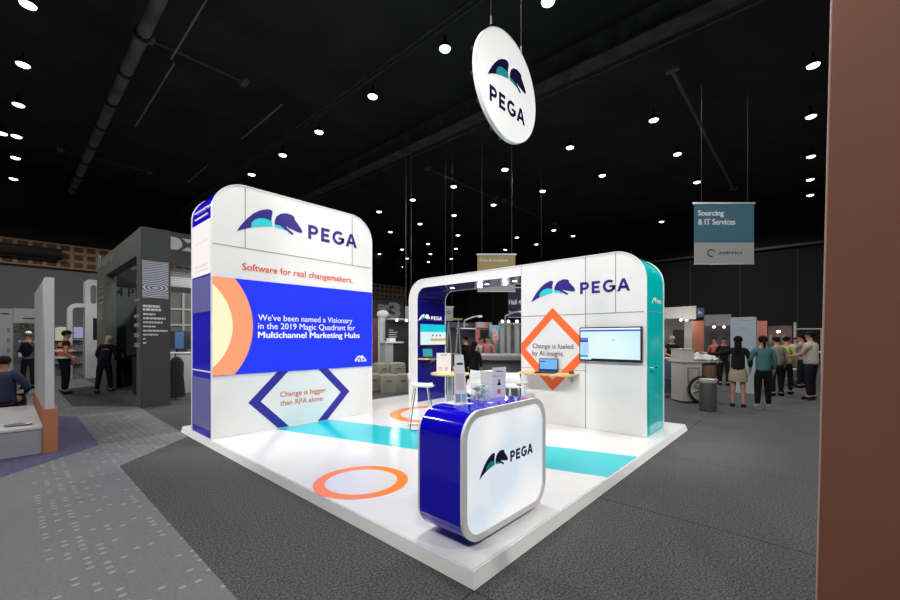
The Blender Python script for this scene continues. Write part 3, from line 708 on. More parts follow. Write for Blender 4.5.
# white carton
x, y = fl(499, 398, CT)
t = thing('leaflet_box', 'white upright cardboard box with small printed marks on the counter', 'box', (x, y, CT))
ba = radians(-8)
def bm_(u, v, d): return (x+u*cos(ba)-d*sin(ba), y+u*sin(ba)+d*cos(ba), CT+v)
obj('carton', MB().prism(rect(-.085, .085, 0, .24), bm_, 0, .15), SHELL, t)
obj('header_card', MB().prism(rect(-.088, .088, .20, .275), bm_, -.004, .0), SHELL, t)
fr = lambda u, v, d: bm_(u, v, -.004-d)
logo(fr, -.05, .232, .10, t, NAVYD, None, NAVYD, d=.001)
mb = MB(); mb.prism(rect(-.022, .022, .115, .125), bm_, -.001, 0); mb.prism([(-.02, .125), (.02, .125), (.006, .15), (.02, .165), (-.02, .165), (-.006, .15)], bm_, -.001, 0); obj('print_mark', mb, NAVYD, t)
mb = MB(); mb.prism(rect(-.022, .020, .04, .08), bm_, -.001, 0); obj('print_mark', mb, mat('red print', G(225, 110, 95), .6), t)
mb = MB(); mb.box(0, 0, 0, 0, 0, 0)
x, y = fl(490.5, 403.5, CT)
o = obj('white_coaster', MB().rod((x, y, CT), (x, y, CT+.008), .028, n=20), SHELL, loc=(x, y, CT)); tag(o, 'small round white coaster between glass jar and white box', 'coaster')
x, y = fl(467.5, 404, CT)
mb = MB()
for k in range(5): mb.box(x-.035+.002*(k % 2), x+.03, y-.05, y+.05-.003*(k % 3), CT+.0015*k, CT+.0015*k+.0013)
o = obj('leaflet_stack', mb, SHELL, loc=(x, y, CT)); tag(o, 'low stack of white leaflets beside the leaflet stand', 'leaflets')

# ------------------------------------------------------------------ bar table and stools
def bar_table(x, y, H_, label):
    t = thing('bar_table', label, 'table', (x, y, P))
    obj('table_top', MB().lathe([(0, H_-.03), (.29, H_-.03), (.30, H_-.02), (.30, H_-.004), (.295, H_), (0, H_)], (x, y, P), 40), WOOD, t)
    obj('column', MB().lathe([(.05, .02), (.05, H_-.05), (.12, H_-.03)], (x, y, P), 16), ALU, t)
    obj('foot_plate', MB().lathe([(0, 0), (.24, 0), (.24, .012), (.05, .025), (0, .025)], (x, y, P), 32), ALU, t)
    return t
tx, ty, tz = at(450, 374, 6.2)
TTOP = 1.06; bar_table(tx, ty, TTOP-P, 'round high bar table with pale wood top inside the stand')
def stool(label):
    t = thing('bar_stool', label, 'stool', (0, 0, 0), 'white bar stools around the high table')
    h = .70                                           # seat shell swept along y, rising to a low back
    prof = [(-.21, h+.005), (-.18, h-.012), (-.08, h-.01), (.04, h), (.13, h+.01), (.18, h+.05), (.205, h+.12), (.22, h+.21)]
    half = [.17, .20, .215, .22, .215, .205, .195, .17]
    vs = []; nx = 8
    for (yy, zz_), w in zip(prof, half):
        for j in range(nx+1):
            q = -1+2*j/nx; vs.append((w*q, yy-.03*max(0, (zz_-h-.02)/.2)*q*q*1.2, zz_+.035*q*q*(1 if zz_ < h+.03 else .3)))
    n = len(vs); vs += [(a_, b_+.004, c_-.012) for a_, b_, c_ in vs]
    fs = []
    W = nx+1
    for i in range(len(prof)-1):
        for j in range(nx):
            a_ = i*W+j; fs.append((a_, a_+1, a_+W+1, a_+W)); fs.append((a_+n, a_+W+n, a_+W+1+n, a_+1+n))
    for i in range(len(prof)-1):
        a_ = i*W; fs.append((a_, a_+W, a_+W+n, a_+n)); a_ = i*W+nx; fs.append((a_, a_+n, a_+W+n, a_+W))
    for j in range(nx): fs.append((j, j+n, j+1+n, j+1)); a_ = (len(prof)-1)*W+j; fs.append((a_, a_+1, a_+1+n, a_+n))
    mb = MB(); mb.add(vs, fs, True); obj('seat_shell', mb, SHELL, t)
    for sx in (-1, 1):
        obj('leg', MB().path([(sx*.13, -.12, h-.01), (sx*.20, -.20, .01)], .010), CHROME, t)
        obj('leg', MB().path([(sx*.13, .10, h-.01), (sx*.20, .20, .01)], .010), CHROME, t)
        obj('runner', MB().path([(sx*.20, -.20, .01), (sx*.20, .20, .01)], .010), CHROME, t)
    obj('foot_rest', MB().rod((-.175, -.172, .25), (.175, -.172, .25), .009), CHROME, t)
    return t
s1 = stool('white bar stool left of the high table, its chrome legs over the stripe')
px_, py_ = 426, 389
def put(o, px, py, z, face):                           # seat centre seen at px,py; seat height z above floor
    x, y = fl(px, py, z) if py > HY+5 else (0, 0)
    o.location = (x, y, P); o.rotation_euler = (0, 0, face)
# stool front is local -y
x, y = fl(421, 428, P); s1.location = (x, y, P); s1.rotation_euler = (0, 0, radians(52))
def near(ang, r): return (tx+r*cos(radians(ang)), ty+r*sin(radians(ang)), P)
dup(s1, near(-100, .80), 'white bar stool nearest the counter, its back turned to the viewer', radians(-15+0))
dup(s1, near(-28, 1.0), 'white bar stool behind the glass jar, close to the right of the table', radians(62))
dup(s1, at(484, 0, 7.4)[:2]+(P,), 'white bar stool farther back behind the white box', radians(95))
dup(s1, at(514, 0, 7.0)[:2]+(P,), 'white bar stool at the archway opening beside the white wall', radians(100))
# things on the bar table
x, y = tx-.12, ty+.02
t = thing('leaflet_holder', 'white printed display card standing on the round bar table', 'display card', (x, y, TTOP))
def cm(u, v, d): a_ = radians(-48); return (x+u*cos(a_)-d*sin(a_), y+u*sin(a_)+d*cos(a_), TTOP+v)
obj('card', MB().prism(rect(-.11, .11, 0, .31), cm, 0, .006), SHELL, t); obj('rear_support', MB().prism(rect(-.04, .04, 0, .01), cm, 0, .09), SHELL, t)
mb = MB(); mb.prism(rect(-.05, .05, .275, .285), cm, -.001, 0); obj('print_line', mb, NAVYD, t)
mb = MB(); [mb.prism(rect(-.08+.09*k, -.02+.09*k, .04, .10), cm, -.001, 0) for k in (0, 1)]; obj('print_block', mb, MATS['faint print'], t)
x, y = tx+.10, ty-.08
t = thing('mint_bowl', 'small clear bowl of blue and green mints on the bar table', 'bowl', (x, y, TTOP))
obj('bowl_glass', MB().lathe([(0, .001), (.05, .001), (.075, .05), (.08, .10), (.076, .10), (.07, .05), (.046, .006), (0, .006)], (x, y, TTOP), 24), GL, t)
mbs = [MB() for _ in MC]
for k in range(40):
    a_, r_ = random.uniform(0, 6.28), random.uniform(0, .045); mbs[k % 4].ball((x+r_*cos(a_), y+r_*sin(a_), TTOP+.02+.07*k/40), .014, .011, .009, 4, 6)
for q, m_ in enumerate(mbs):
    o = obj('wrapped_mint', m_, MC[q], t); o['kind'] = 'stuff'

# ------------------------------------------------------------------ hanging round sign
DY = 1.6; dcx, dcz, dr = 2.784, 5.154, .748
t = thing('hanging_sign', 'round white hanging sign with winged horse emblem high above the stand', 'sign', (dcx, DY, dcz))
obj('sign_disc', MB().prism(circle(dcx, dcz, dr-.006, 96), PY(0, 1), DY, DY+.05), mat('disc fabric', (.8, .8, .8), .5, emis=.32, ecol=(1, 1, 1)), t)  # emission added to the fabric so the sign face looks whiter
mb = MB(); band(mb, circle(dcx, dcz, dr, 96), circle(dcx, dcz, dr-.012, 96), DY-.004, DY+.055)
obj('rim', mb, EDGE, t)
dp = PY(DY)
a = vy(487.7, 74.1, DY); b2 = vy(526.9, 95.1, DY); k = (b2[0]-a[0])/.505
tl = WING[0][1]
_e = lambda u, v, d: dp(a[0]+u*k, a[1]+(v-tl)*k, d)
mb = MB()
for p_ in (WING, HEAD): mb.prism(p_, _e, .004, 0)
obj('emblem', mb, DNAVY, t)
mb = MB()
for p_ in (TEAL1, TEAL2): mb.prism(p_, _e, .004, 0)
obj('emblem_wing_accent', mb, mat('disc teal', G(20, 165, 165), .6, spec=.1), t)
a3 = vy(489.6, 100, DY); b3 = vy(524.6, 124.7, DY); kl = (b3[0]-a3[0])/.4615
mb = MB(); _stroke(mb, dp, LET, kl, a3[0]-.5385*kl, a3[1], .004); obj('lettering', mb, DNAVY, t)
for px in (492.5, 522.5):
    xx = vy(px, 40, DY)[0]; zz_ = dcz+sqrt(dr*dr-(xx-dcx)**2)-.01
    w_ = obj('suspension_wire', MB().rod((xx, DY+.025, zz_), (xx, DY+.025, ZC+1.2), .005, n=6), WIRE, t)
    obj('turnbuckle', MB().rod((xx, DY+.025, zz_+.06), (xx, DY+.025, zz_+.16), .012, n=8), STEEL, w_)
for a_ in (165, 190, 215, 245, 262):
    c_, s_ = cos(radians(a_))*dr, sin(radians(a_))*dr
    obj('fixing_clip', MB().box(dcx+c_-.018, dcx+c_+.018, DY+.055, DY+.08, dcz+s_-.02, dcz+s_+.02), BLACKP, t)

# ------------------------------------------------------------------ people
def skin_obj(name, chains, m, parent, label=None, sub=1):
    vs, rs, es, key = [], [], [], {}
    def vid(p, r):
        k = tuple(round(c, 4) for c in p)
        if k not in key: key[k] = len(vs); vs.append(p); rs.append(r if isinstance(r, tuple) else (r, r))
        return key[k]
    for ch in chains:
        ids = [vid(p, r) for p, r in ch]
        for a, b in zip(ids, ids[1:]): es.append((a, b))
    me = bpy.data.meshes.new(name); me.from_pydata(vs, es, [])
    o = bpy.data.objects.new(name, me); COL.objects.link(o)
    o.modifiers.new('s', 'SKIN').use_smooth_shade = True
    for d, r in zip(me.skin_vertices[0].data, rs): d.radius = r
    me.skin_vertices[0].data[0].use_root = True
    if sub: o.modifiers.new('u', 'SUBSURF').levels = sub
    dg = bpy.context.evaluated_depsgraph_get(); me2 = bpy.data.meshes.new_from_object(o.evaluated_get(dg))
    bpy.data.objects.remove(o); bpy.data.meshes.remove(me); me2.name = name
    for p in me2.polygons: p.use_smooth = True
    me2.materials.clear(); me2.materials.append(m); OFF[name] = (0, 0, 0)
    return new_obj(name, me2, parent, label)
def cloth(r, g, b): return mat('cloth %d %d %d' % (r, g, b), G(r, g, b), .9, spec=.2)
def person(label, loc, face, h=1.7, top=(30,30,32), legs=(20,20,24), shoes=(20,20,20), hair=(20,16,14), pose='stand', L=None, Rr=None, hairstyle='short',
           sleeve='long', skirt=None, vest=None, bag=None, cap=None, lean=0, skin=None, build=1.0, stride=.0, group=None, z0=0):
    s = h/1.75; t = thing('person', label, 'person', (0, 0, 0), group); sk = skin or SKIN
    def q(x, y, z):                                  # lean the upper body forward about the hips
        if lean and z > .93:
            a = radians(lean); dz = z-.93; y, z = y*cos(a)+dz*sin(a), .93+dz*cos(a)-y*sin(a)
        if pose == 'sit': z -= .45
        return (x*s, y*s, z*s)
    w = build
    pel = (q(0, 0, .95), .100*s*w); wa = (q(0, 0, 1.10), .092*s*w); ch = (q(0, .01, 1.30), .108*s*w); nb = (q(0, 0, 1.44), .075*s); nk = (q(0, .015, 1.51), .05*s)
    h0 = (q(0, .03, 1.58), .066*s); h1 = (q(0, .035, 1.655), .083*s); h2 = (q(0, .03, 1.715), .055*s)
    body = [[pel, wa, ch, nb, nk, h0, h1, h2], [h0, (q(0, .115, 1.60), .012*s)], [h1, (q(0, .125, 1.645), .010*s)]]
    for sx in (-1, 1): body.append([h1, (q(sx*.085, .02, 1.64), .016*s)])
    tops = [[pel, wa, ch, (nb[0], .065*s)]]; lw = (q(0, 0, 1.04), .118*s*w); lp_ = (q(0, 0, .93), .135*s*w); legc = [[lw, lp_]]
    defarm = {-1: L or [(-.235, -.02, 1.15), (-.23, .06, .93)], 1: Rr or [(.235, -.02, 1.15), (.23, .06, .93)]}
    for sx in (-1, 1):
        sh = (q(sx*.10, 0, 1.40), .066*s*w); sh2 = (q(sx*.175, 0, 1.385), .058*s*w); el, wr = defarm[sx]
        e = (q(*el), .042*s); wv = (q(*wr), .028*s)
        d = (Vector(q(*wr))-Vector(q(*el))).normalized(); side = d.cross(Vector((1, 0, .2))).normalized()
        pc = (tuple(Vector(wv[0])+d*.06*s), .030*s)
        body.append([nb, sh, sh2, e, wv, pc])
        for k, (off, ln) in enumerate(((-.027, .065), (-.009, .08), (.010, .076), (.027, .06))):
            a = Vector(pc[0])+side*off*s+d*.02*s; b2 = a+d*ln*.6*s; c = b2+d*ln*.4*s+Vector((0, .012*s, -.006*s)); body.append([pc, (tuple(a), .011*s), (tuple(b2), .010*s), (tuple(c), .008*s)])
        a = Vector(wv[0])+d*.025*s+side*.035*s; body.append([wv, (tuple(a), .012*s), (tuple(a+d*.035*s+side*.015*s), .009*s)])
        mid = tuple((Vector(sh2[0])+Vector(e[0]))*.5)
        if sleeve == 'long': tops.append([(nb[0], .065*s), (sh[0], .085*s*w), (sh2[0], .07*s*w), (e[0], .055*s), (tuple(Vector(e[0]).lerp(Vector(wv[0]), .88)), .040*s)])
        elif sleeve == 'short': tops.append([(nb[0], .065*s), (sh[0], .085*s*w), (sh2[0], .07*s*w), (mid, .062*s)])
        else: tops.append([(nb[0], .065*s), (sh[0], .08*s*w)])
        if pose == 'stand':
            hp = (q(sx*.085, 0, .89), .066*s*w); kn = (q(sx*.10, .02+sx*stride*.5, .50), .054*s*w); an = (q(sx*.11, -.01+sx*stride, .09), .036*s); toe = (q(sx*.13, .13+sx*stride, .04), .022*s); heel = (q(sx*.11, -.04+sx*stride, .045), .022*s)
        else:
            hp = (q(sx*.085, 0, .93), .066*s*w); kn = (q(sx*.12, .42, .95), .06*s*w); an = (q(sx*.12, .42, .54), .04*s); toe = (q(sx*.13, .58, .485), .032*s); heel = (q(sx*.12, .38, .49), .03*s)
        body.append([pel, hp, kn, an, toe]); body.append([an, heel])
        legc.append([lp_, (tuple(Vector(hp[0]).lerp(Vector(kn[0]), .22 if pose == 'stand' else .1)), .088*s*w), (kn[0], .070*s*w), (tuple(Vector(kn[0]).lerp(Vector(an[0]), .98)), .058*s)])
        shoe = [(tuple(Vector(an[0])+Vector((0, 0, -.02*s))), .050*s), (tuple(Vector(heel[0])+Vector((0, -.01, 0))*s), .040*s)]; skin_obj('shoe', [shoe, [shoe[0], (tuple(Vector(toe[0])+Vector((0, .03, 0))*s), .040*s)]], cloth(*shoes), t)
    skin_obj('body', body, sk, t)
    tops[0] = [(q(0, 0, .89), .135*s*w), (pel[0], .148*s*w), (wa[0], .136*s*w), (ch[0], .145*s*w), (nb[0], .065*s)]
    skin_obj('shirt', tops, cloth(*top), t)
    if skirt:
        mb = MB(); mb.lathe([(.115*s*w, .24*s), (.15*s*w, .15*s), (.18*s*w, 0), (.175*s*w, -.14*s), (.165*s*w, -.14*s)], (pel[0][0], pel[0][1], pel[0][2]-.17*s), 20, 1, .8); obj('skirt', mb, cloth(*skirt), t)
    else: skin_obj('trousers', legc, cloth(*legs), t)
    hm = cloth(*hair); hc = Vector(h1[0])
    mb = MB()
    if hairstyle == 'long':
        mb.ball(hc+Vector((0, -.022, .025))*s, .098*s, .098*s, .095*s, 10, 14)
        mb2 = [(tuple(hc+Vector((0, -.045, .02))*s), .085*s), (tuple(hc+Vector((0, -.085, -.12))*s), .085*s), (tuple(hc+Vector((0, -.11, -.28))*s), .085*s), (tuple(hc+Vector((0, -.115, -.40))*s), .05*s)]
        skin_obj('long_hair', [mb2], hm, t)
    elif hairstyle == 'ponytail':
        mb.ball(hc+Vector((0, -.02, .022))*s, .096*s, .10*s, .092*s, 10, 14)
        skin_obj('ponytail', [[(tuple(hc+Vector((0, -.10, .03))*s), .035*s), (tuple(hc+Vector((0, -.15, -.06))*s), .045*s), (tuple(hc+Vector((0, -.15, -.20))*s), .022*s)]], hm, t)
    else:
        mb.ball(hc+Vector((0, -.018, .026))*s, .092*s, .096*s, .084*s, 10, 14)
    obj('hair', mb, hm, t)
    for sx in (-1, 1): obj('eye', MB().ball(hc+Vector((sx*.032, .085, .0))*s, .011*s, .008*s, .008*s, 5, 8), mat('eye', (.02, .02, .02), .2), t)
    obj('mouth', MB().ball(Vector(h0[0])+Vector((0, .062, -.01))*s, .022*s, .008*s, .006*s, 5, 8), mat('lips', G(130, 70, 65), .5), t)
    if cap:
        mb = MB(); mb.ball(hc+Vector((0, 0, .05))*s, .102*s, .108*s, .07*s, 8, 14); mb.lathe([(.0, 0), (.09*s, 0), (.09*s, .012*s), (0, .016*s)], hc+Vector((0, .10, .035))*s, 14, .9, 1)
        obj('cap', mb, cloth(*cap), t)
    if vest:
        v1 = skin_obj('safety_vest', [[(pel[0], .158*s*w), (wa[0], .150*s*w), (ch[0], .162*s*w), (nb[0], .085*s)], [(nb[0], .085*s), (q(-.12, 0, 1.39), .085*s*w)], [(nb[0], .085*s), (q(.12, 0, 1.39), .085*s*w)]], cloth(*vest), t)
        for zz, rr in ((1.02, .17), (1.20, .172)):
            obj('reflective_band', MB().lathe([(rr*s*w, -.028*s), (rr*s*w+.006, -.02*s), (rr*s*w+.006, .02*s), (rr*s*w, .028*s)], q(0, 0, zz), 24, 1.04, 1.04), cloth(205, 205, 200), v1)
    if bag:
        mb = MB(); c = Vector(q(0, -.20, 1.22)); mb.ball(c, .14*s, .09*s, .22*s, 10, 14); bg = obj('backpack', mb, cloth(*bag), t)
        for sx in (-1, 1): obj('strap', MB().path([q(sx*.10, -.16, 1.40), q(sx*.11, .02, 1.47), q(sx*.12, .15, 1.32), q(sx*.13, .05, 1.1)], .014*s), cloth(*bag), bg)
    dv = Vector((loc[0]-CAM[0], loc[1]-CAM[1])); a = atan2(dv.y, dv.x)-pi/2-radians(face)
    t.location = (loc[0], loc[1], z0); t.rotation_euler = (0, 0, a)
    return t

# ------------------------------------------------------------------ foreground right partition
_p = at(822.5, HY, 1.8); px0, py0 = _p[0], _p[1]+.03
t = thing('partition_wall', 'brown orange partition edge close up at the right side', 'partition', (px0, py0, 0))
obj('panel', MB().box(px0, px0+.055, py0-.75, py0-.006, 0, 4.2), mat('brown panel', G(148, 98, 76), .6, noise=.03, nscale=2), t)
obj('edge_strip', MB().box(px0-.001, px0+.056, py0-.006, py0, 0, 4.2), mat('pale edge band', G(200, 165, 155), .6), t)
t.rotation_euler = (radians(1.05), 0, 0)

# ------------------------------------------------------------------ left foreground: bench and partition
GW = mat('dull white board', G(192, 192, 193), .6, noise=.02, nscale=2)
GW2 = mat('grey white board', G(150, 150, 154), .6)
OB = mat('orange brown board', G(176, 112, 78), .6)
a = fl(43, 453.5); b2 = fl(58.3, 452.5); ya = 6.28; X0, X1 = a[0], b2[0]
t = thing('partition_panel', 'tall narrow white partition on an orange base at the left', 'partition', ((X0+X1)/2, ya, 0))
obj('base_panel', MB().box(X0, X1, ya, 9.2, .001, .61), OB, t, 'orange brown base')
xw0, zt = vy(45, 277, ya+.03); xw1 = vy(54.3, 277, ya+.03)[0]; yb = vx(34.5, 350, xw0)[0]
obj('upper_panel', MB().box(xw0, xw1, ya+.03, yb, .61, zt), GW, t, 'white upper panel')
yk = fl(32.7, 405, .38)[1]
t = thing('bench', 'low long white bench at the left edge', 'bench', (-4, ya, 0))
obj('bench_body', MB().box(-7, X0-.003, ya+.03, yk, .009, .35), GW2, t); obj('bench_top', MB().box(-7, X0-.003, ya+.02, yk, .35, .38), GW, t)
x, y = fl(19, 425.5, .38)
t = thing('serving_tray', 'small oval grey tray on the white bench', 'tray', (x, y, .38))
obj('dish', MB().lathe([(0, .004), (.10, .004), (.12, .02), (.125, .02), (.105, 0), (0, 0)], (x, y, .38), 24, 1.2, .8), STEEL, t)
x, y = fl(4, 404, .38)
sp = person('person in a navy jacket seated on the bench at the left edge, back turned', (x, y-.05), 15, 1.78, top=(62, 66, 92), legs=(40, 42, 54), hair=(38, 32, 28), pose='sit', build=1.25, z0=-.06, L=[(-.30, .05, 1.15), (-.20, .30, 1.05)], Rr=[(.30, .05, 1.15), (.20, .30, 1.05)])

# ------------------------------------------------------------------ left background stands
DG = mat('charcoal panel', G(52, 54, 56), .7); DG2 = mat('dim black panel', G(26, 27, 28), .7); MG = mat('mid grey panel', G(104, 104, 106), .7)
FOL = mat('leafy green', G(66, 76, 50), .8, noise=.5, nscale=30)
def panel(name, label, cat, Y, px0, px1, pyt, pyb, m, depth=.08, axis='y', z0=None, group=None, at_px=None, parent=None):
    """upright board parallel to the stand's own axes, standing at distance Y"""
    c = at(at_px if at_px is not None else (px0+px1)/2, HY, Y)
    if axis == 'y':
        k = c[1]; a, zt = vy(px0, pyt, k); b2, _ = vy(px1, pyt, k); zb = vy(px0, pyb, k)[1] if z0 is None else z0
        box = (min(a, b2), max(a, b2), k, k+depth, zb, zt)
    else:
        k = c[0]; a, zt = vx(px0, pyt, k); b2, _ = vx(px1, pyt, k); zb = vx(px0, pyb, k)[1] if z0 is None else z0
        box = (k, k+depth, min(a, b2), max(a, b2), zb, zt)
    if parent is not None: return obj(name, MB().box(*box), m, parent), box
    t = thing(name, label, cat, ((box[0]+box[1])/2, (box[2]+box[3])/2, box[4]), group)
    obj('board', MB().box(*box), m, t)
    return t, box
def on_y(box, u0, u1, v0, v1, d=.004, ext=.0):       # box lying on the near face (y = const) in 0..1 coordinates
    x0, x1, y0, _, z0, z1 = box
    return MB().box(x0+(x1-x0)*u0, x0+(x1-x0)*u1, y0-d-ext, y0-ext, z0+(z1-z0)*v0, z0+(z1-z0)*v1)
def on_x(box, u0, u1, v0, v1, d=.004, ext=.0):
    x0, _, y0, y1, z0, z1 = box
    return MB().box(x0-d-ext, x0-ext, y1-(y1-y0)*u0, y1-(y1-y0)*u1, z0+(z1-z0)*v0, z0+(z1-z0)*v1)
t, bx = panel('information_board', 'tall white information board with rows of icons at the far left', 'board', 11.5, -8, 13, 308, 0, GW2, z0=0)
for k in range(4): obj('icon', on_y(bx, .70, .86, .72-.12*k, .77-.12*k), mat('faded icon', G(110, 110, 116), .7), t)
obj('heading_line', on_y(bx, .30, .95, .88, .895), TXTG, t); obj('heading_line', on_y(bx, .40, .8, .93, .945), BLACKP, t)
t, bx = panel('stand_back_wall', 'grey stand wall with pale lit window under the white header', 'stand wall', 14.0, 13, 55, 323, 0, MG, z0=0)
obj('window_panel', on_y(bx, .12, .33, .45, .72), mat('pale lilac screen', (0, 0, 0), .5, emis=.30, ecol=G(200, 200, 240)), t)
tw_, bx = panel('stand_header', 'grey white stand header with small black peak mark behind the tall white partition', 'sign', 13.5, 13.5, 36, 308, 323, GW2, parent=t)
obj('printed_mark', MB().prism([(bx[0]+.50, bx[4]+.36), (bx[0]+.62, bx[4]+.43), (bx[0]+.76, bx[4]+.36)], PY(bx[2]), .004, 0), BLACKP, tw_)
obj('printed_line', on_y(bx, .40, .98, .28, .36), BLACKP, tw_)
# hedge strip
c = at(25, 328, 13.2); random.seed(3)
tp_ = obj('plant_trough', MB().box(c[0]-.7, c[0]+.6, c[1]-.1, c[1]+.12, c[2]-.16, c[2]-.08), DG, t)
mb = MB()
for k in range(420):
    p = Vector((c[0]+random.uniform(-.7, .6), c[1]+random.uniform(-.16, .12), c[2]+random.uniform(-.09, .14))); d = Vector((random.uniform(-1, 1), random.uniform(-1, 1), random.uniform(-.4, 1))).normalized()*.055; e = d.orthogonal().normalized()*.02
    mb.add([p, p+d*.5+e, p+d, p+d*.5-e], [(0, 1, 2, 3)])
o = obj('foliage', mb, FOL, tp_); o['kind'] = 'stuff'
c = at(28, 389, 12.6)
person('person in a light grey jacket with dark backpack behind the white partition', c[:2], 10, 1.80, top=(120, 122, 130), legs=(34, 34, 42), hair=(112, 110, 104), bag=(28, 28, 34), L=[(-.24, .03, 1.15), (-.10, .25, 1.15)])
# white arch unit and pillar
bx_, by_ = fl(90, 379)
SH = mat('display shelf grey', G(120, 120, 122), .7)
t, bx = panel('display_unit', 'grey shelf unit with cream lit box behind the person in the safety vest', 'shelf unit', 17, 54, 84, 325, 0, SH, z0=0, depth=.2)
for v in (.25, .48, .70): obj('shelf_board', on_y(bx, 0, 1, v, v+.015, d=.3), GW2, t)
c = at(61.5, 334, 16.6)
t = thing('light_box', 'cream glowing box on a shelf beside the person in the safety vest', 'lamp', (c[0], c[1], c[2]-.3))
obj('shade', MB().lathe([(.10, -.28), (.20, -.26), (.20, .24), (.10, .28)], c, 20), mat('cream shade', (.5, .5, .4), .5, emis=.30, ecol=G(230, 225, 180)), t)
obj('top_cap', MB().rod((c[0], c[1], c[2]+.27), (c[0], c[1], c[2]+.30), .12, n=16), ALU, t)
Yp = 16.0; c = at(91, HY, Yp); k = c[1]
xl, zt_ = vy(85, 279, k); xr, _ = vy(98, 279, k)
t = thing('display_pillar', 'tall white pillar with rounded top left of the dark stand', 'pillar', ((xl+xr)/2, k, 0))
obj('pillar_body', MB().prism([(xl, 0)]+arc(xl+.15, zt_-.15, .15, 180, 90, 6)+arc(xr-.1, zt_-.1, .1, 90, 0, 6)+[(xr, 0)], PY(0, 1), k, k+.6), GW, t)
u0, v1 = vy(90.5, 285, k); u1, v0 = vy(96.5, 304, k)
obj('capsule_recess', MB().prism(rr_poly(u0, u1, v0, v1, (u1-u0)*.48), PY(k), .006, 0), MG, t)
u0, v1 = vy(93, 318, k); u1, v0 = vy(97, 340, k); obj('black_slot', MB().prism(rect(u0, u1, v0, v1), PY(k), .006, 0), BLACKP, t)
xa0, za0 = vy(67, 303, k+.1)
t = thing('display_arch', 'white rounded arch frame joined beside the tall white pillar', 'arch', ((xa0+xl)/2, k, 0))
po = [(xa0, 0)]+arc(xa0+.3, za0-.3, .3, 180, 90, 8)+[(xl-.005, za0), (xl-.005, za0-.15)]+arc(xa0+.3, za0-.3, .15, 90, 180, 8)+[(xa0+.15, 0)]
obj('arch_frame', MB().prism(po, PY(0, 1), k, k+.4), GW, t)
u0, v1 = vy(73.5, 327, k+.5); u1, v0 = vy(83, 338, k+.5)
t = thing('wall_screen', 'small pale lilac screen inside the white arch behind the cap', 'screen', (u0, k+.5, v0))
obj('bezel', MB().box(u0-.02, u1+.02, k+.5, k+.54, v0-.02, v1+.02), BLACKP, t); obj('display', MB().box(u0, u1, k+.497, k+.5, v0, v1), mat('lilac screen', (0, 0, 0), .5, emis=.45, ecol=G(205, 205, 245)), t)

# ------------------------------------------------------------------ dark stand (left)
DX, DYY, DZ = .083, 9.79, 4.15
t = thing('dark_stand', 'tall charcoal stand with portal opening and water ripple picture', 'exhibition stand', (DX, DYY, 0))
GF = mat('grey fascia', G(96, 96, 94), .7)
def facex(y0, y1, z0, z1): return MB().box(DX, DX+.25, y0, y1, z0, z1)
oy0, oz = 10.25, 3.55; oy1 = 14.56
obj('side_panel', MB().prism([(DYY+.01, .009), (DYY+.01, DZ), (16.4, DZ), (16.4, .009), (oy1, .009), (oy1, oz), (oy0, oz), (oy0, .009)], PX(0, 1), DX, DX+.25), GF, t, 'grey side face with portal opening')
fx1 = vy(170, 300, DYY)[0]
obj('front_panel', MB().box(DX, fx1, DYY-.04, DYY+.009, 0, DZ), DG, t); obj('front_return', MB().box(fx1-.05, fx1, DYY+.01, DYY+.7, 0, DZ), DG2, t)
zf = vy(180, 262, DYY)[1]; obj('fascia', MB().box(fx1+.001, 3.6, DYY-.03, DYY+.3, 3.38, DZ-.01), mat('dark fascia', G(44, 45, 46), .7), t)
# picture of a ripple: procedural rings
rm = bpy.data.materials.new('ripple picture'); rm.use_nodes = True; nt = rm.node_tree; b = nt.nodes['Principled BSDF']; b.inputs['Roughness'].default_value = .4
tc = nt.nodes.new('ShaderNodeTexCoord'); mp = nt.nodes.new('ShaderNodeMapping'); mp.inputs['Scale'].default_value = (1, 1, 2.2)
wv = nt.nodes.new('ShaderNodeTexWave'); wv.wave_type = 'RINGS'; wv.rings_direction = 'SPHERICAL'; wv.inputs['Scale'].default_value = 3.6; wv.inputs['Distortion'].default_value = 1.2; wv.inputs['Detail Scale'].default_value = 1.
rr = nt.nodes.new('ShaderNodeValToRGB'); rr.color_ramp.elements[0].color = (*G(56, 58, 66), 1); rr.color_ramp.elements[1].color = (*G(168, 170, 186), 1)
nt.links.new(tc.outputs['Object'], mp.inputs[0]); nt.links.new(mp.outputs[0], wv.inputs['Vector']); nt.links.new(wv.outputs['Fac'], rr.inputs[0]); nt.links.new(rr.outputs[0], b.inputs['Base Color'])
u0, v1 = vy(142, 260, DYY-.04); u1, v0 = vy(168.5, 299, DYY-.04)
OFF[t.name] = OFF[t.name]
po = MB().box(u0, u1, DYY-.046, DYY-.04, v0, v1)
pic = obj('picture', po, rm, t)
# move the picture's own origin to its ripple centre so the rings start there
pc = Vector(((u0+u1)/2, DYY-.04, v0+.24)); base = Vector(OFF[t.name])
pic.data.transform(Matrix.Translation(-(pc-base))); pic.location = pc-base
LD = PY(DYY-.04)
for i, (px, py, wd, hh) in enumerate([(143, 306, 17, 2.2), (143, 309.5, 18, 2.2), (143, 314, 13, 1.7), (143, 318.2, 23, 1.7), (143, 322.2, 19.5, 1.7), (143, 326.3, 12.5, 1.7), (143, 330.6, 24.5, 1.7), (143, 334.5, 15, 1.7), (143, 338.7, 2.6, 1.7), (143, 342.8, 3.6, 1.7)]):
    u0, v0 = vy(px, py+hh/2, DYY-.04); u1, v1 = vy(px+wd, py-hh/2, DYY-.04)
    mb = MB(); x_ = u0; random.seed(i)
    while x_ < u1: wdt = random.uniform(.03, .09); mb.prism(rect(x_, min(u1, x_+wdt), v0, v0+(v1-v0)*.8), LD, .003, 0); x_ += wdt+.012
    o = obj('text_line', mb, mat('grey white text', G(190, 192, 196), .6), t)
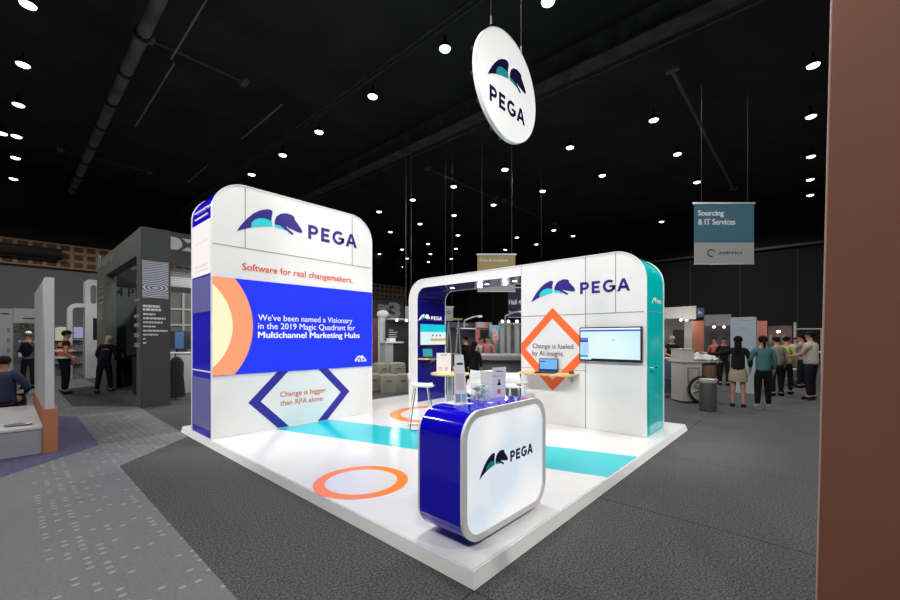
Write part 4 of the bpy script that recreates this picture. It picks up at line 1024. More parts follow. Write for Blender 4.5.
# D X letters on the fascia
LM = mat('pale fascia letter', G(150, 152, 152), .5)
fy_ = DYY-.03; (ud0, vd1), (ud1, vd0) = vy(169.5, 236.5, fy_), vy(180.5, 250.5, fy_)
hgt = vd1-vd0; ud0 = max(ud0, fx1+.003)
mb = MB(); mb.prism([(ud0, vd0), (ud0+.09, vd0)]+arc(ud0+.09, vd0+hgt/2, hgt/2, -90, 90, 12)+[(ud0, vd1)], PY(fy_), .02, 0); obj('fascia_letter', mb, LM, t)
ux0 = vy(181.5, 243, fy_)[0]
for sgn in (1, -1):
    zc_ = vd0+hgt/2; mb = MB(); mb.prism([(ux0, zc_+sgn*hgt/2), (ux0+.26, zc_+sgn*hgt/2), (ux0+.13, zc_+sgn*.04)], PY(fy_), .02, 0); obj('fascia_letter', mb, LM, t)
# writing on the side face
LX = PX(DX); WT = mat('grey white sign', G(150, 150, 148), .6)
def onside(px, py): y, z = vx(px, py, DX); return y, z
y_, z_ = onside(98.5, 264); ring_ = MB(); ring(ring_, LX, y_-.25, z_+.05, .13, .22, 0, .01, n=24); obj('round_mark', ring_, WT, t)
y0_, z0_ = onside(102, 265.5); y1_, _ = onside(113.5, 258)
LXr = lambda u, v, d: (DX-d, -u, v)
text('side_lettering', 'uadrep', LXr, -y0_, z0_-.12, abs(y0_-y1_), WT, t, d=.008, bold=.02, height=.30)
for py in (281, 286.5, 291, 297, 302.5):
    y0_, z0_ = onside(99, py+2); y1_, z1_ = onside(105, py-1.8); mb = MB(); mb.prism([(y0_, z0_), (y0_, z1_), (y1_+.25, z1_), (y1_+.25, z0_)], LX, .006, 0); obj('side_text_block', mb, MATS['grey lettering'], t)
for py in (300, 316, 325, 335, 345):
    y0_, z0_ = onside(134.5, py+2); y1_, z1_ = onside(139.5, py-2); mb = MB(); mb.prism([(y0_, z0_), (y0_, z1_), (y1_, z1_), (y1_, z0_)], LX, .006, 0); obj('side_text_block', mb, MATS['grey lettering'], t)
# diagonal rear wall of the portal
qa, qb = (.62, 10.6), (1.9, 16.25)
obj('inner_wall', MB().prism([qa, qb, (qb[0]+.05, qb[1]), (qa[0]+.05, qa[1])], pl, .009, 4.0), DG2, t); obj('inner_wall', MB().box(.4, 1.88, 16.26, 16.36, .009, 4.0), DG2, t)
ky = 16.2
u0, v1 = vy(116, 287, ky); u1, v0 = vy(136, 355, ky)
ig = obj('inner_screen_panel', MB().box(u0, u1, ky, ky+.05, v0, v1), mat('slate panel', G(104, 116, 118), .6), t)
ua, va = vy(116.5, 296, ky); ub, _ = vy(134, 296, ky)
text('panel_lettering', '4 P', PY(ky), ua, va, ub-ua, BLACKP, ig, d=.005, bold=.02, height=.30)
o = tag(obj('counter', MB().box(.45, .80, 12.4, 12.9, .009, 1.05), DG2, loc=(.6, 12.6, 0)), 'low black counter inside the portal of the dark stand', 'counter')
# slatted canopy and pale interior right of it
for k in range(9):
    yy = DYY+.5+k*.42; obj('ceiling_slat', MB().box(fx1+.05, 3.6, yy, yy+.12, 3.26, 3.36), GW, t)
t, bx = panel('stand_back_wall', 'pale grey interior wall seen between the dark stand and the tower', 'stand wall', 15.5, 168, 205, 292, 0, mat('pale grey wall', G(120, 120, 118), .7), z0=0)
for v in (.62, .80): obj('wall_rail', on_y(bx, 0, 1, v, v+.02, d=.05), GW, t)
obj('upright_post', on_y(bx, .36, .42, 0, 1, d=.06), GW, t)
c = at(181, 350, 11.6)
t = thing('display_cabinet', 'white cabinet with a blue glowing screen left of the tower', 'cabinet', (c[0], c[1], 0))
obj('cabinet_body', MB().box(c[0]-.45, c[0]+.6, c[1], c[1]+.5, 0, 1.15), GW2, t); obj('worktop', MB().box(c[0]-.48, c[0]+.62, c[1]-.03, c[1]+.52, 1.15, 1.19), GW, t)
for x_ in (-.1, .25): obj('door_gap', MB().box(c[0]+x_, c[0]+x_+.012, c[1]-.004, c[1]-.0, .05, 1.1), DG, t)
t = thing('monitor', 'dark monitor with blue picture standing on the white cabinet', 'monitor', (c[0]+.05, c[1]+.25, 1.19))
obj('casing', MB().box(c[0]-.28, c[0]+.42, c[1]+.2, c[1]+.25, 1.27, 1.80), BLACKP, t); obj('display', MB().box(c[0]-.10, c[0]+.12, c[1]+.197, c[1]+.2, 1.29, 1.78), mat('blue glow', (0, 0, 0), .4, emis=.35, ecol=G(90, 150, 210)), t)
obj('stand_foot', MB().box(c[0]-.05, c[0]+.19, c[1]+.15, c[1]+.33, 1.19, 1.27), BLACKP, t)
c = at(176.5, 398, 10.4)
t = thing('jacket', 'black coat hanging low against the dark stand corner', 'coat', (c[0], c[1], 0))
mb = MB(); mb.lathe([(.02, 1.12), (.10, 1.08), (.17, .95), (.16, .6), (.19, .3), (.20, .06), (.0, .06)], (c[0], c[1], 0), 18, 1, .45); obj('coat_body', mb, mat('black cloth', (.01, .01, .012), .9), t)
obj('hanger_stand', MB().path([(c[0], c[1]+.1, 0), (c[0], c[1]+.1, 1.2)], .015), BLACKP, t)
# three round stools glimpsed? none: people at the portal
person('person in an orange safety vest and dark cap standing in profile', fl(65, 394)[:2], 82, 1.80, top=(28, 28, 30), legs=(18, 18, 20), hair=(24, 20, 18), cap=(24, 24, 30), vest=(226, 128, 100), sleeve='short', build=1.25, L=[(-.24, .0, 1.13), (-.2, .12, .92)], Rr=[(.27, -.03, 1.14), (.24, .14, .95)])
person('person with blonde hair dressed in black leaning over beside the dark stand', fl(104, 393)[:2], 25, 1.72, top=(18, 20, 28), legs=(16, 18, 26), shoes=(60, 60, 60), hair=(170, 158, 140), lean=22, hairstyle='ponytail', stride=.14, build=1.15, L=[(-.25, .05, 1.15), (-.18, .3, 1.05)], Rr=[(.25, .05, 1.15), (.15, .32, 1.05)])
c = at(119, 389, 13.2)
person('person in black crouched inside the portal of the dark stand', (c[0]+.1, c[1]), -60, 1.65, top=(22, 22, 24), legs=(18, 18, 20), pose='sit', z0=.0, hair=(20, 16, 14))
c2 = at(119, 389, 13.2); o = obj('stool_pouf', MB().lathe([(0, .42), (.17, .41), (.19, .36), (.19, .02), (0, .009)], (c2[0]+.1, c2[1], 0), 18), DG2, loc=(c2[0]+.1, c2[1], 0)); tag(o, 'round black stool under the crouched person inside the dark portal', 'stool')

# ------------------------------------------------------------------ gap between tower and archway
a = vy(378.5, 311, WY); b2 = vy(389.5, 316.5, WY); WTX = mat('wall lettering grey', G(225, 225, 225), .6)
wl = bpy.data.objects['wall_back_left']
u0, v0 = vy(378, 311.5, WY); u1, v1 = vy(389, 306, WY)
text('wall_lettering', 'stage', PY(WY), u0, v0, (u1-u0), WTX, wl, d=.02, bold=.03, height=(v1-v0)*1.25)
u0, v0 = vy(389.5, 317, WY); u1, v1 = vy(399, 303.5, WY)
text('wall_numeral', '3', PY(WY), u0, v0, (u1-u0), WTX, wl, d=.02, bold=.04, height=(v1-v0))
t, bx = panel('stand_wall', 'red brown panel seen right of the tower', 'stand wall', 15.4, 366, 380, 318, 0, mat('red brown board', G(122, 82, 74), .7), z0=0)
t, bx = panel('stand_pillar', 'white pillar of the black stand right of the tower', 'pillar', 15.0, 380.5, 387, 314, 0, GW, z0=0, depth=.15)
obj('rounded_cap', MB().ball(((bx[0]+bx[1])/2, bx[2]+.05, bx[5]), .28, .12, .16), GW, t)
t, bx = panel('black_stand', 'black stand wall with small white text behind the beanbags', 'stand wall', 15.4, 387, 416, 318, 0, DG2, z0=0)
for k in range(4): obj('text_line', on_y(bx, .06, (.20, .34, .30, .32)[k], .80-.035*k, .815-.035*k), WT, t)
obj('top_rail', on_y(bx, -.02, 1, .97, 1.0, d=.3), GW2, t)
for k in range(3): obj('rail_lamp', MB().ball((bx[0]+(.15+.32*k)*(bx[1]-bx[0]), bx[2]-.3, bx[5]-.08), .05, .05, .05), LAMPM, t)
c = at(391, 341, 14.1)
t = thing('display_counter', 'white topped counter with leaflets in the black stand', 'counter', (c[0], c[1], 0))
obj('counter_body', MB().box(c[0]-.25, c[0]+.1, c[1], c[1]+.3, 0, 1.42), GW2, t); obj('worktop', MB().box(c[0]-.3, c[0]+.55, c[1]-.05, c[1]+.35, 1.42, 1.47), GW, t); 
obj('counter_side', MB().box(c[0]+.101, c[0]+.5, c[1]+.02, c[1]+.3, 0, 1.42), DG2, t)
o = tag(obj('leaflet_stack', MB().box(c[0]+.0, c[0]+.25, c[1]+.05, c[1]+.25, 1.47, 1.60), GW, loc=(c[0]+.1, c[1]+.1, 1.47)), 'white leaflets on the counter of the black stand', 'leaflets')
t, bx = panel('hanging_banner', 'small plain grey hanging banner just left of the archway frame', 'banner', 18, 405.5, 412, 306, 319, GW2, depth=.03)
for u in (.1, .9): obj('suspension_wire', MB().rod((bx[0]+u*(bx[1]-bx[0]), bx[2]+.015, bx[5]), (bx[0]+u*(bx[1]-bx[0]), bx[2]+.015, ZC+1.2), .006, n=5), STEEL, t)
BB = mat('olive grey beanbag cloth', G(138, 138, 124), .9, noise=.1, nscale=6)
BBD = mat('dark beanbag cloth', G(60, 56, 54), .9)
def beanbag(loc, rz, sx, lab, m=BB):
    t = thing('beanbag', lab, 'beanbag', (0, 0, 0), 'beanbag seats right of the tower')
    mb = MB(); vs = []; n = 8
    me = bmesh.new(); bmesh.ops.create_cube(me, size=1); bmesh.ops.subdivide_edges(me, edges=me.edges[:], cuts=3, use_grid_fill=True)
    for v in me.verts:
        c = v.co.copy(); sph = c.normalized()*.62; v.co = c.lerp(sph, .35); v.co.x *= sx; v.co.y *= .62; v.co.z = (v.co.z+.5)*.52
        if v.co.z < .04: v.co.z = .0
    mb.add([v.co[:] for v in me.verts], [[v.index for v in f.verts] for f in me.faces], True); me.free()
    obj('cushion', mb, m, t); obj('carry_loop', MB().path([(-.08, -.36*.85, .34), (0, -.42, .36), (.08, -.36*.85, .34)], .012), BBD, t)
    t.location = loc; t.rotation_euler = (0, 0, rz); return t
for px, py, rz, lab, z in [(371, 390.5, .3, 'olive grey beanbag in the front row half hidden by the tower edge', 0), (388, 391.5, .1, 'olive grey beanbag in the middle of the front row', 0), (404.5, 391, -.1, 'olive grey beanbag of the front row close to the white archway frame', 0), (381, 386.5, .4, 'olive grey beanbag on the low platform, behind the tower edge', .26), (397, 386, .15, 'olive grey beanbag on the low platform, nearest the archway frame', .26)]:
    x, y = fl(px, py)
    o = beanbag((x, y, z), rz-.7, .50, lab)
xx, yy = fl(389, 386)
t = thing('low_platform', 'low grey platform under the two rear beanbags', 'platform', (xx, yy, 0)); obj('platform_slab', MB().prism([(xx+A[0]*u-A[1]*-d, yy+B[0]*u-B[1]*-d) for u, d in ((-.65, -.33), (.65, -.33), (.65, .45), (-.65, .45))], pl, .001, .255), MG, t)

# ------------------------------------------------------------------ seen through the archway
# trestle ladder
c = at(454, 399, 11.4); TR = mat('pale steel tube', G(150, 150, 146), .5)
t = thing('folding_ladder', 'steel A-frame trestle with pale board on top behind the archway', 'trestle', (c[0], c[1], 0))
hx = A[0], B[0]; HT = 2.16                                       # viewer's right, on the floor
def q3(u, w_, z): return (c[0]+hx[0]*u+A[1]*w_, c[1]+hx[1]*u+B[1]*w_, z)
for u in (-.15, .12):
    for k in (-1, 1): obj('leg', MB().rod(q3(u, 0, 2.11), q3(u+k*.16, k*.25, 0), .022), TR, t)
    obj('cross_bar', MB().rod(q3(u-.1, -.15, .85), q3(u+.1, .15, .85), .016), TR, t)
for z_ in (.55, 1.15): obj('rung', MB().rod(q3(-.22, -.12, z_), q3(.20, -.12, z_), .016), TR, t)
obj('top_board', MB().prism([q3(-.26, -.1, 0)[:2], q3(.24, -.1, 0)[:2], q3(.24, .1, 0)[:2], q3(-.26, .1, 0)[:2]], pl, 2.11, 2.16), mat('pale board', G(150, 145, 110), .6), t)
t, bx = panel('navy_stand', 'slate grey stand with navy header beyond the archway', 'stand wall', 17, 443, 478, 322, 0, mat('slate wall', G(62, 66, 74), .7), z0=0)
hd = obj('header', on_y(bx, 0, 1, .90, 1.0, d=.3), mat('slate header', G(58, 60, 76), .7), t)
a = vy(463, 325.8, bx[2]-.31); b2 = vy(468.5, 324, bx[2]-.31)
text('lettering', 'Sabio', PY(bx[2]-.30), a[0], a[1], b2[0]-a[0], WT, hd, d=.006, bold=.02)
obj('light_rail', on_y(bx, .35, .9, .885, .90, d=.34), mat('light rail', (.6, .6, .6), .5, emis=.5), t)
t, bx = panel('red_stand', 'coral red stand wall with grey header and square logo', 'stand wall', 16.5, 477, 490, 322, 0, mat('coral board', G(168, 96, 96), .7), z0=0)
obj('header', on_y(bx, 0, 1, .90, 1.0, d=.1), GW2, t)
obj('logo_square', on_y(bx, .5, .85, .915, .985, d=.005, ext=.1), mat('logo rose', G(190, 90, 105), .6), t); obj('dark_screen', on_y(bx, .22, .98, .64, .86, d=.02), mat('screen dark', G(34, 40, 36), .4), t)
t, bx = panel('portrait_poster', 'tall teal poster with a large portrait of a face', 'poster', 14.5, 489.5, 500, 325, 0, mat('poster teal', G(58, 98, 112), .6), z0=0, depth=.04)
W_ = bx[1]-bx[0]; H_ = bx[5]-bx[4]; pp = PY(bx[2])
def blob(cx, cz, rx, rz_, m, nm, d): obj(nm, MB().prism([(bx[0]+W_*(cx+rx*cos(2*pi*i/24)), bx[4]+H_*(cz+rz_*sin(2*pi*i/24))) for i in range(24)], pp, d, 0), m, t)
blob(.52, .55, .40, .05, mat('poster green', G(44, 84, 72), .6), 'printed_shirt', .002); blob(.52, .62, .16, .12, SKIND, 'printed_neck', .003); blob(.55, .80, .28, .125, SKIN, 'printed_face', .004); blob(.42, .90, .24, .05, mat('print hair', G(120, 105, 95), .6), 'printed_hair', .005); blob(.60, .80, .06, .008, BLACKP, 'printed_eye', .006); blob(.70, .725, .10, .01, mat('lips', G(130, 70, 65), .5), 'printed_mouth', .006)
for px, w_, lab in ((502.5, .17, 'pale grey round column right of the portrait poster'), (508.5, .15, 'second pale grey column between the poster and the white wall'), (517, .17, 'third pale grey column beside the white wall')):
    c = at(px, HY, 13.8); t = thing('stand_column', lab, 'column', (c[0], c[1], 0)); obj('column_shaft', MB().rod((c[0], c[1], 0), (c[0], c[1], 2.05), w_/2, n=16), mat('column grey', G(150, 150, 150), .6), t)
    obj('column_cap', MB().rod((c[0], c[1], 2.05), (c[0], c[1], 2.12), w_/2+.04, n=16), GW2, t); obj('top_lamp', MB().ball((c[0], c[1], 2.17), .05, .05, .05), LAMPM, t)
t, bx = panel('stand_back_wall', 'grey mottled stand wall behind the three pale columns', 'stand wall', 16.5, 500, 530, 322, 0, mat('mottled grey', G(84, 84, 86), .7, noise=.5, nscale=2), z0=0)
for px, py, lab in ((473, 317.5, 'small arm lamp above the navy header beyond the archway'), (514, 313, 'small arm lamp by the white wall under the Hall 4 sign')):
    c = at(px, py, 16); t = thing('arm_lamp', lab, 'lamp', c)
    ax = Vector((A[0], B[0], 0))
    obj('arm', MB().path([Vector(c)+ax*-.35+Vector((0, 0, -.12)), Vector(c)+Vector((0, 0, .02)), Vector(c)+ax*.2+Vector((0, 0, .06))], .03), GW2, t); obj('lamp_head', MB().ball(Vector(c)+ax*.28+Vector((0, 0, .04)), .12, .10, .05), GW, t)
    obj('post', MB().rod(Vector(c)+ax*-.35+Vector((0, 0, -.12)), (c[0]-ax.x*.35, c[1]-ax.y*.35, 2.0 if px < 500 else 2.0), .02), GW2, t)
c = at(504, 372, 12.2)
t = thing('round_counter', 'curved dark grey counter with thick rim beyond the archway', 'counter', (c[0], c[1], 0))
obj('counter_drum', MB().lathe([(0, 0), (.80, 0), (.80, .95), (0, .95)], (c[0], c[1], 0), 40), mat('counter grey', G(92, 94, 96), .6), t)
obj('rim_top', MB().lathe([(0, 1.1), (.98, 1.1), (1.0, 1.06), (1.0, .98), (.95, .95), (0, .95)], (c[0], c[1], 0), 40), mat('rim grey', G(128, 130, 128), .5), t)
c = at(466, HY, 12.4); person('person dressed in black standing left of the coral stand', c[:2], -40, 1.66, top=(20, 20, 22), legs=(14, 14, 16), hair=(18, 14, 12), build=1.15)
c = at(474, HY, 10.6); person('person in black with long black hair nearest behind the bar table', c[:2], 30, 1.50, top=(16, 16, 18), legs=(14, 14, 16), hair=(16, 12, 10), hairstyle='long', build=1.1)
c = at(481, HY, 14.2); person('person in a light shirt in front of the coral stand', c[:2], 150, 1.62, top=(168, 160, 158), legs=(30, 30, 34), hair=(40, 30, 26))
c = at(488, HY, 13.7); person('person in a pink top beside the portrait poster', c[:2], 200, 1.66, top=(170, 110, 112), legs=(34, 34, 38), hair=(46, 34, 28))
# hanging banners
def banner(label, Y, px0, px1, pyt, pym, pyb, mt, mbm, top_bar=True):
    c = at((px0+px1)/2, HY, Y); R_ = Vector((A[0], B[0], 0)); W_ = (px1-px0)*Y/F; zt = EYE-(pyt-HY)*Y/F; zm = EYE-(pym-HY)*Y/F; zb = EYE-(pyb-HY)*Y/F
    t = thing('hanging_banner', label, 'banner', (c[0], c[1], zb)); N_ = Vector((-A[1], -B[1], 0))
    m_ = lambda u, v, d: tuple(Vector((c[0], c[1], 0))+R_*u+N_*d+Vector((0, 0, v)))
    obj('upper_panel', MB().prism(rect(-W_/2, W_/2, zm, zt), m_, -.02, .0), mt, t); obj('lower_panel', MB().prism(rect(-W_/2, W_/2, zb, zm-.002), m_, -.02, .0), mbm, t)
    obj('top_bar', MB().prism(rect(-W_/2-.04, W_/2+.04, zt, zt+.05), m_, -.03, .01), ALU, t); obj('bottom_bar', MB().prism(rect(-W_/2-.01, W_/2+.01, zb-.03, zb), m_, -.03, .01), ALU, t)
    for u in (-W_*.38, W_*.40): obj('suspension_wire', MB().rod(m_(u, zt+.05, -.01), m_(u, ZC+1.2, -.01), .006, n=5), WIRE, t)
    return t, m_, W_, zt, zm, zb
t, m_, W_, zt, zm, zb = banner('blue and grey hanging banner reading Sourcing & IT Services', 12, 694.5, 754, 204, 242.5, 263.5, mat('banner petrol', G(56, 98, 117), .8, noise=.04, nscale=2), mat('banner grey', G(150, 150, 150), .8))
W1 = mat('banner white', G(190, 196, 200), .7)
text('lettering', 'Sourcing', m_, -W_*.44, zt-.40, W_*.43, W1, t, d=.004, bold=.035, height=.21)
text('lettering', '& IT Services', m_, -W_*.44, zt-.62, W_*.62, W1, t, d=.004, bold=.035, height=.17)
mk = mat('banner mark', G(50, 50, 54), .6); mb = MB(); ring(mb, m_, -W_*.22, (zm+zb)/2, .085, .12, 0, .004, n=24, a0=20, a1=300); obj('ring_logo', mb, mk, t)
text('lettering', 'APPTIO', m_, -W_*.10, (zm+zb)/2-.035, W_*.40, mk, t, d=.004, bold=.02, height=.07)
t, m_, W_, zt, zm, zb = banner('olive gold hanging banner reading Data & Analytics behind the archway', 14, 477.5, 515.3, 255, 281, 291, mat('banner olive', G(150, 132, 88), .8), mat('banner grey', G(150, 150, 150), .8))
text('lettering', 'Data & Analytics', m_, -W_*.44, zt-.26, W_*.74, W1, t, d=.004, bold=.02, height=.13)
t, m_, W_, zt, zm, zb = banner('dark navy hanging banner reading Hall 4', 19, 508, 545, 288, 312, 317, mat('banner navy', G(36, 40, 62), .8), mat('banner navy', G(36, 40, 62), .8))
text('lettering', 'Hall 4', m_, -W_/2+.05, zt-.78, .56, W1, t, d=.004, bold=.03, height=.22)
text('lettering', 'Rooms', m_, -W_/2+.05, zm-.05, .40, W1, t, d=.004, bold=.01, height=.10)
t, m_, W_, zt, zm, zb = banner('pale grey hanging banner with small round mark right of the navy archway leg', 17, 444.5, 453, 307.5, 317, 320, GW2, GW2)
mb = MB(); ring(mb, m_, 0, (zt+zm)/2, .04, .08, 0, .004, n=16); obj('round_mark', mb, DG, t)

# ------------------------------------------------------------------ right background
RW = mat('right stand white', G(165, 163, 158), .7); RWD = mat('right stand grey', G(96, 94, 92), .7)
t, bx = panel('white_fascia', 'broad white stand fascia just right of the teal end', 'fascia', 14.2, 655, 682, 308, 319, RW, axis='x', at_px=670)
t, bx = panel('white_fascia', 'second white fascia block stepping forward beside the navy sign', 'fascia', 13.8, 682, 696, 306.5, 319.5, RW, axis='x', at_px=690)
t, bx = panel('navy_sign', 'small navy sign with white animal mark above the brown panel', 'sign', 13.6, 696, 704, 308, 317, mat('sign navy', G(36, 50, 84), .7), axis='x', at_px=700)
mb = MB()
for P_ in ([(.3, .3), (.42, .3), (.46, .6), (.34, .8)], [(.42, .45), (.7, .42), (.72, .55), (.44, .6)], [(.62, .25), (.72, .25), (.74, .5), (.64, .5)]):
    mb.prism([(bx[3]-(bx[3]-bx[2])*u, bx[4]+(bx[5]-bx[4])*v) for u, v in P_], PX(bx[0]), .006, 0)
obj('animal_mark', mb, WT, t)
t, bx = panel('stand_back_wall', 'grey stand wall with dark doorway behind the grey haired person', 'stand wall', 14.8, 650, 693, 319, 0, RWD, axis='x', z0=0, at_px=672)
o_ = (bx[3]-bx[2]); f = lambda px: (bx[3]-vx(px, HY, bx[0])[0])/o_
obj('dark_doorway', on_x(bx, f(673), f(684), 0, .82, d=.02), DG2, t); obj('plank_cladding', on_x(bx, f(684.5), f(692), 0, .95, d=.03), RW, t)
for px in (681, 686.5): p = at(px, 320, 14.0); obj('fascia_lamp', MB().ball(p, .05, .05, .04), LAMPM, t)
t, bx = panel('brown_panel', 'rust brown stand panel right of the grey stand wall', 'stand wall', 13.4, 692, 704, 321, 0, mat('rust board', G(138, 80, 62), .7), axis='x', z0=0, at_px=698)
t, bx = panel('stand_back_wall', 'dim stand wall behind the person in the striped top', 'stand wall', 19, 704, 731, 326, 0, mat('dim wall', G(56, 56, 60), .7, noise=.5, nscale=1.5), axis='x', z0=0, at_px=718)
_, bx = panel('white_fascia', 'farther white fascia right of the navy sign', 'fascia', 18, 704, 731, 315, 326, RWD, axis='x', at_px=718, parent=t)
for px in (714, 724): p = at(px, 327, 17.6); obj('fascia_lamp', MB().ball(p, .06, .06, .05), LAMPM, t)
t, bx = panel('display_board', 'tall pale blue white board behind the long haired person', 'board', 11.6, 730.5, 756, 317.5, 0, mat('pale blue board', G(146, 158, 168), .6), axis='x', z0=0, at_px=743, depth=.3)
for v in (.955, .86, .84): obj('text_line', on_x(bx, .28, .8 if v > .9 else .68, v, v+.006), TXTG, t)
t, bx = panel('salmon_board', 'salmon pink board beside the tall pale blue board', 'board', 12.3, 757, 767, 321, 0, mat('salmon board', G(190, 122, 104), .6), axis='x', z0=0, at_px=762)
t, bx = panel('rear_stand', 'dim brown stand with single ceiling light far at the right', 'exhibition stand', 21, 768, 792, 326, 0, mat('dim brown wall', G(74, 50, 42), .7, noise=.4, nscale=1), axis='x', z0=0, at_px=780)
p = at(778.5, 331.5, 20.3); obj('ceiling_light', MB().ball(p, .09, .09, .06), LAMPM, t)
for u in (.05, .35, .6): obj('wall_picture', on_x(bx, u, u+.12, .6, .78, d=.02), RWD, t)
t = thing('scaffold', 'thin pale metal stand frame at the far right beside the partition', 'scaffold', (*at(808, HY, 18)[:2], 0)); 
p0, p1 = at(795, 329, 18), at(822, 331, 18)
obj('post', MB().rod((p0[0], p0[1], 0), (p0[0], p0[1], 2.3), .05), RW, t); obj('top_rail', MB().rod((p0[0], p0[1], 2.0), (p1[0], p1[1], 2.0), .04), RW, t); obj('post', MB().rod((p1[0], p1[1], 0), (p1[0], p1[1], 2.0), .05), RW, t)

# cart with wheel
c = fl(697, 403); R_ = Vector((A[0], B[0], 0)); N_ = Vector((-A[1], -B[1], 0)); cc = Vector((c[0], c[1], 0))
mc = lambda u, v, d: tuple(cc+R_*u+N_*d+Vector((0, 0, v)))
t = thing('display_cart', 'white cart with a large spoked wheel behind the grey bin', 'cart', c+(0,))
obj('cart_body', MB().prism(rect(-.36, .12, .04, 1.0), mc, -.5, 0), RW, t); obj('cart_top', MB().prism(rect(-.40, .60, 1.0, 1.04), mc, -.6, .04), RW, t)
obj('rear_leg', MB().prism(rect(.50, .55, .04, 1.0), mc, -.5, -.45), RW, t)
obj('framed_picture', MB().prism(rect(-.24, .06, .50, .88), mc, 0, .012), mat('picture olive', G(120, 122, 70), .6), t); obj('picture_sheet', MB().prism(rect(-.20, .02, .55, .84), mc, .012, .016), GW2, t)
wh = MB(); ring(wh, mc, .06, .34, .27, .33, .06, .10, n=40); w_o = obj('wheel_rim', wh, DG2, t); wh = MB(); ring(wh, mc, .06, .34, .235, .27, .06, .10, n=40); obj('wheel_inner_rim', wh, RW, w_o)
for k in range(6):
    a_ = radians(60*k+15); obj('spoke', MB().rod(mc(.06, .34, .08), mc(.06+.25*cos(a_), .34+.25*sin(a_), .08), .014), RW, w_o)
obj('hub', MB().rod(mc(.06, .34, -.02), mc(.06, .34, .12), .04), DG2, w_o)
t = thing('white_box', 'small white box on the left of the wheeled cart', 'box', mc(-.25, 1.04, -.25)); obj('carton', MB().prism(rect(-.36, -.05, 1.04, 1.30), mc, -.5, -.05), RW, t); obj('lid', MB().prism(rect(-.37, -.04, 1.30, 1.33), mc, -.51, -.04), GW2, t)
random.seed(5)
for k, lab in enumerate(('crumpled white cloth heaped on the cart top, left part', 'crumpled white cloth heaped on the cart top, right part')):
    b0 = mc(.12+.30*k, 1.04, -.2); mb = MB(); vs = []
    for i in range(9):
        for j in range(9): vs.append((b0[0]-.2+.05*i, b0[1]-.2+.05*j, 1.045+max(0, .16-.9*((i-4)**2+(j-4)**2)*.012)+random.uniform(0, .05)))
    fs = [(i*9+j, i*9+j+1, (i+1)*9+j+1, (i+1)*9+j) for i in range(8) for j in range(8)]; n = len(vs); vs += [(v[0], v[1], v[2]-.006) for v in vs]; fs += [tuple(q+n for q in reversed(f)) for f in fs]
    mb.add(vs, fs, True); tag(obj('crumpled_cloth', mb, GW, loc=b0), lab, 'cloth')
t = thing('wicker_basket', 'brown basket below the cart top between cart and long haired person', 'basket', mc(.38, .62, -.2))
o = obj('basket_body', MB().lathe([(0, .5), (.17, .5), (.22, .72), (.215, .94), (.19, .94), (.16, .52), (0, .52)], (mc(.36, 0, -.2)[0], mc(.36, 0, -.2)[1], 0), 20), mat('wicker brown', G(96, 74, 56), .8, noise=.4, nscale=30), t); obj('basket_stand', MB().prism(rect(.14, .50, .46, .5), mc, -.4, -.02), RW, t)
# bin
x, y = fl(708, 410.5)
t = thing('waste_bin', 'dark grey cylindrical waste bin with pale rim on the carpet', 'bin', (x, y, 0))
obj('bin_body', MB().lathe([(0, .01), (.155, .01), (.165, .03), (.165, .62), (0, .62)], (x, y, 0), 28), mat('bin grey', G(88, 88, 88), .45, metal=.3), t); obj('rim', MB().lathe([(.168, .62), (.172, .63), (.172, .70), (.12, .71), (.12, .69), (.15, .62)], (x, y, 0), 28), mat('bin rim', G(160, 160, 158), .4), t)

for p_, pw in ((at(681, 322, 13.4), 18), (at(714, 330, 17.0), 30), (at(778.5, 334, 20.2), 30), (at(395, 326, 13.9), 14), (at(505, 322, 14.2), 22), ((2.2, 11.2, 2.2), 75), (at(480, 326, 15.2), 20), (at(30, 328, 12.6), 8), (at(78, 315, 14.8), 12)):
    point(p_[0], p_[1], p_[2], pw, .08)  # points at the stand lamps, plus added fill where no fixture is built
def P3(px, py): return fl(px, py)[:2]
person('person with long black hair in a black top and beige skirt, left arm stretched out', P3(738, 407), 0, 1.63, top=(18, 18, 20), skirt=(138, 128, 112), hair=(12, 10, 10), hairstyle='long', build=1.12, L=[(-.42, .10, 1.30), (-.70, .20, 1.32)], Rr=[(.26, .0, 1.15), (.24, .06, .95)], sleeve='long', shoes=(70, 40, 36))
person('person with a ponytail in a teal patterned top and black trousers', P3(763, 409), -15, 1.64, top=(64, 104, 104), legs=(14, 14, 18), shoes=(170, 170, 170), hair=(16, 12, 12), hairstyle='ponytail', build=1.15, L=[(-.26, .05, 1.15), (-.20, .22, .98)])
person('person in a grey shirt and dark cap standing behind a broom', P3(777, 396), -30, 1.62, top=(112, 112, 108), legs=(24, 24, 28), cap=(20, 20, 22), build=1.1)
person('person in a yellow green jacket seen from behind', P3(786, 394), 20, 1.64, top=(150, 158, 92), legs=(22, 22, 26), hair=(20, 18, 18), build=1.1)
person('person in a white short sleeved shirt at the far right, turned left', P3(811, 400), -70, 1.76, top=(164, 160, 152), legs=(20, 20, 26), hair=(18, 16, 16), sleeve='short', build=1.25, L=[(-.22, .10, 1.18), (-.15, .34, 1.12)], Rr=[(.22, .10, 1.18), (.16, .34, 1.10)])
person('person in a pale shirt with black hair behind the far right person', P3(802, 388), -60, 1.72, top=(150, 150, 146), legs=(26, 26, 30), hair=(16, 14, 14), sleeve='short', build=1.1, L=[(-.22, .10, 1.18), (-.15, .34, 1.12)])
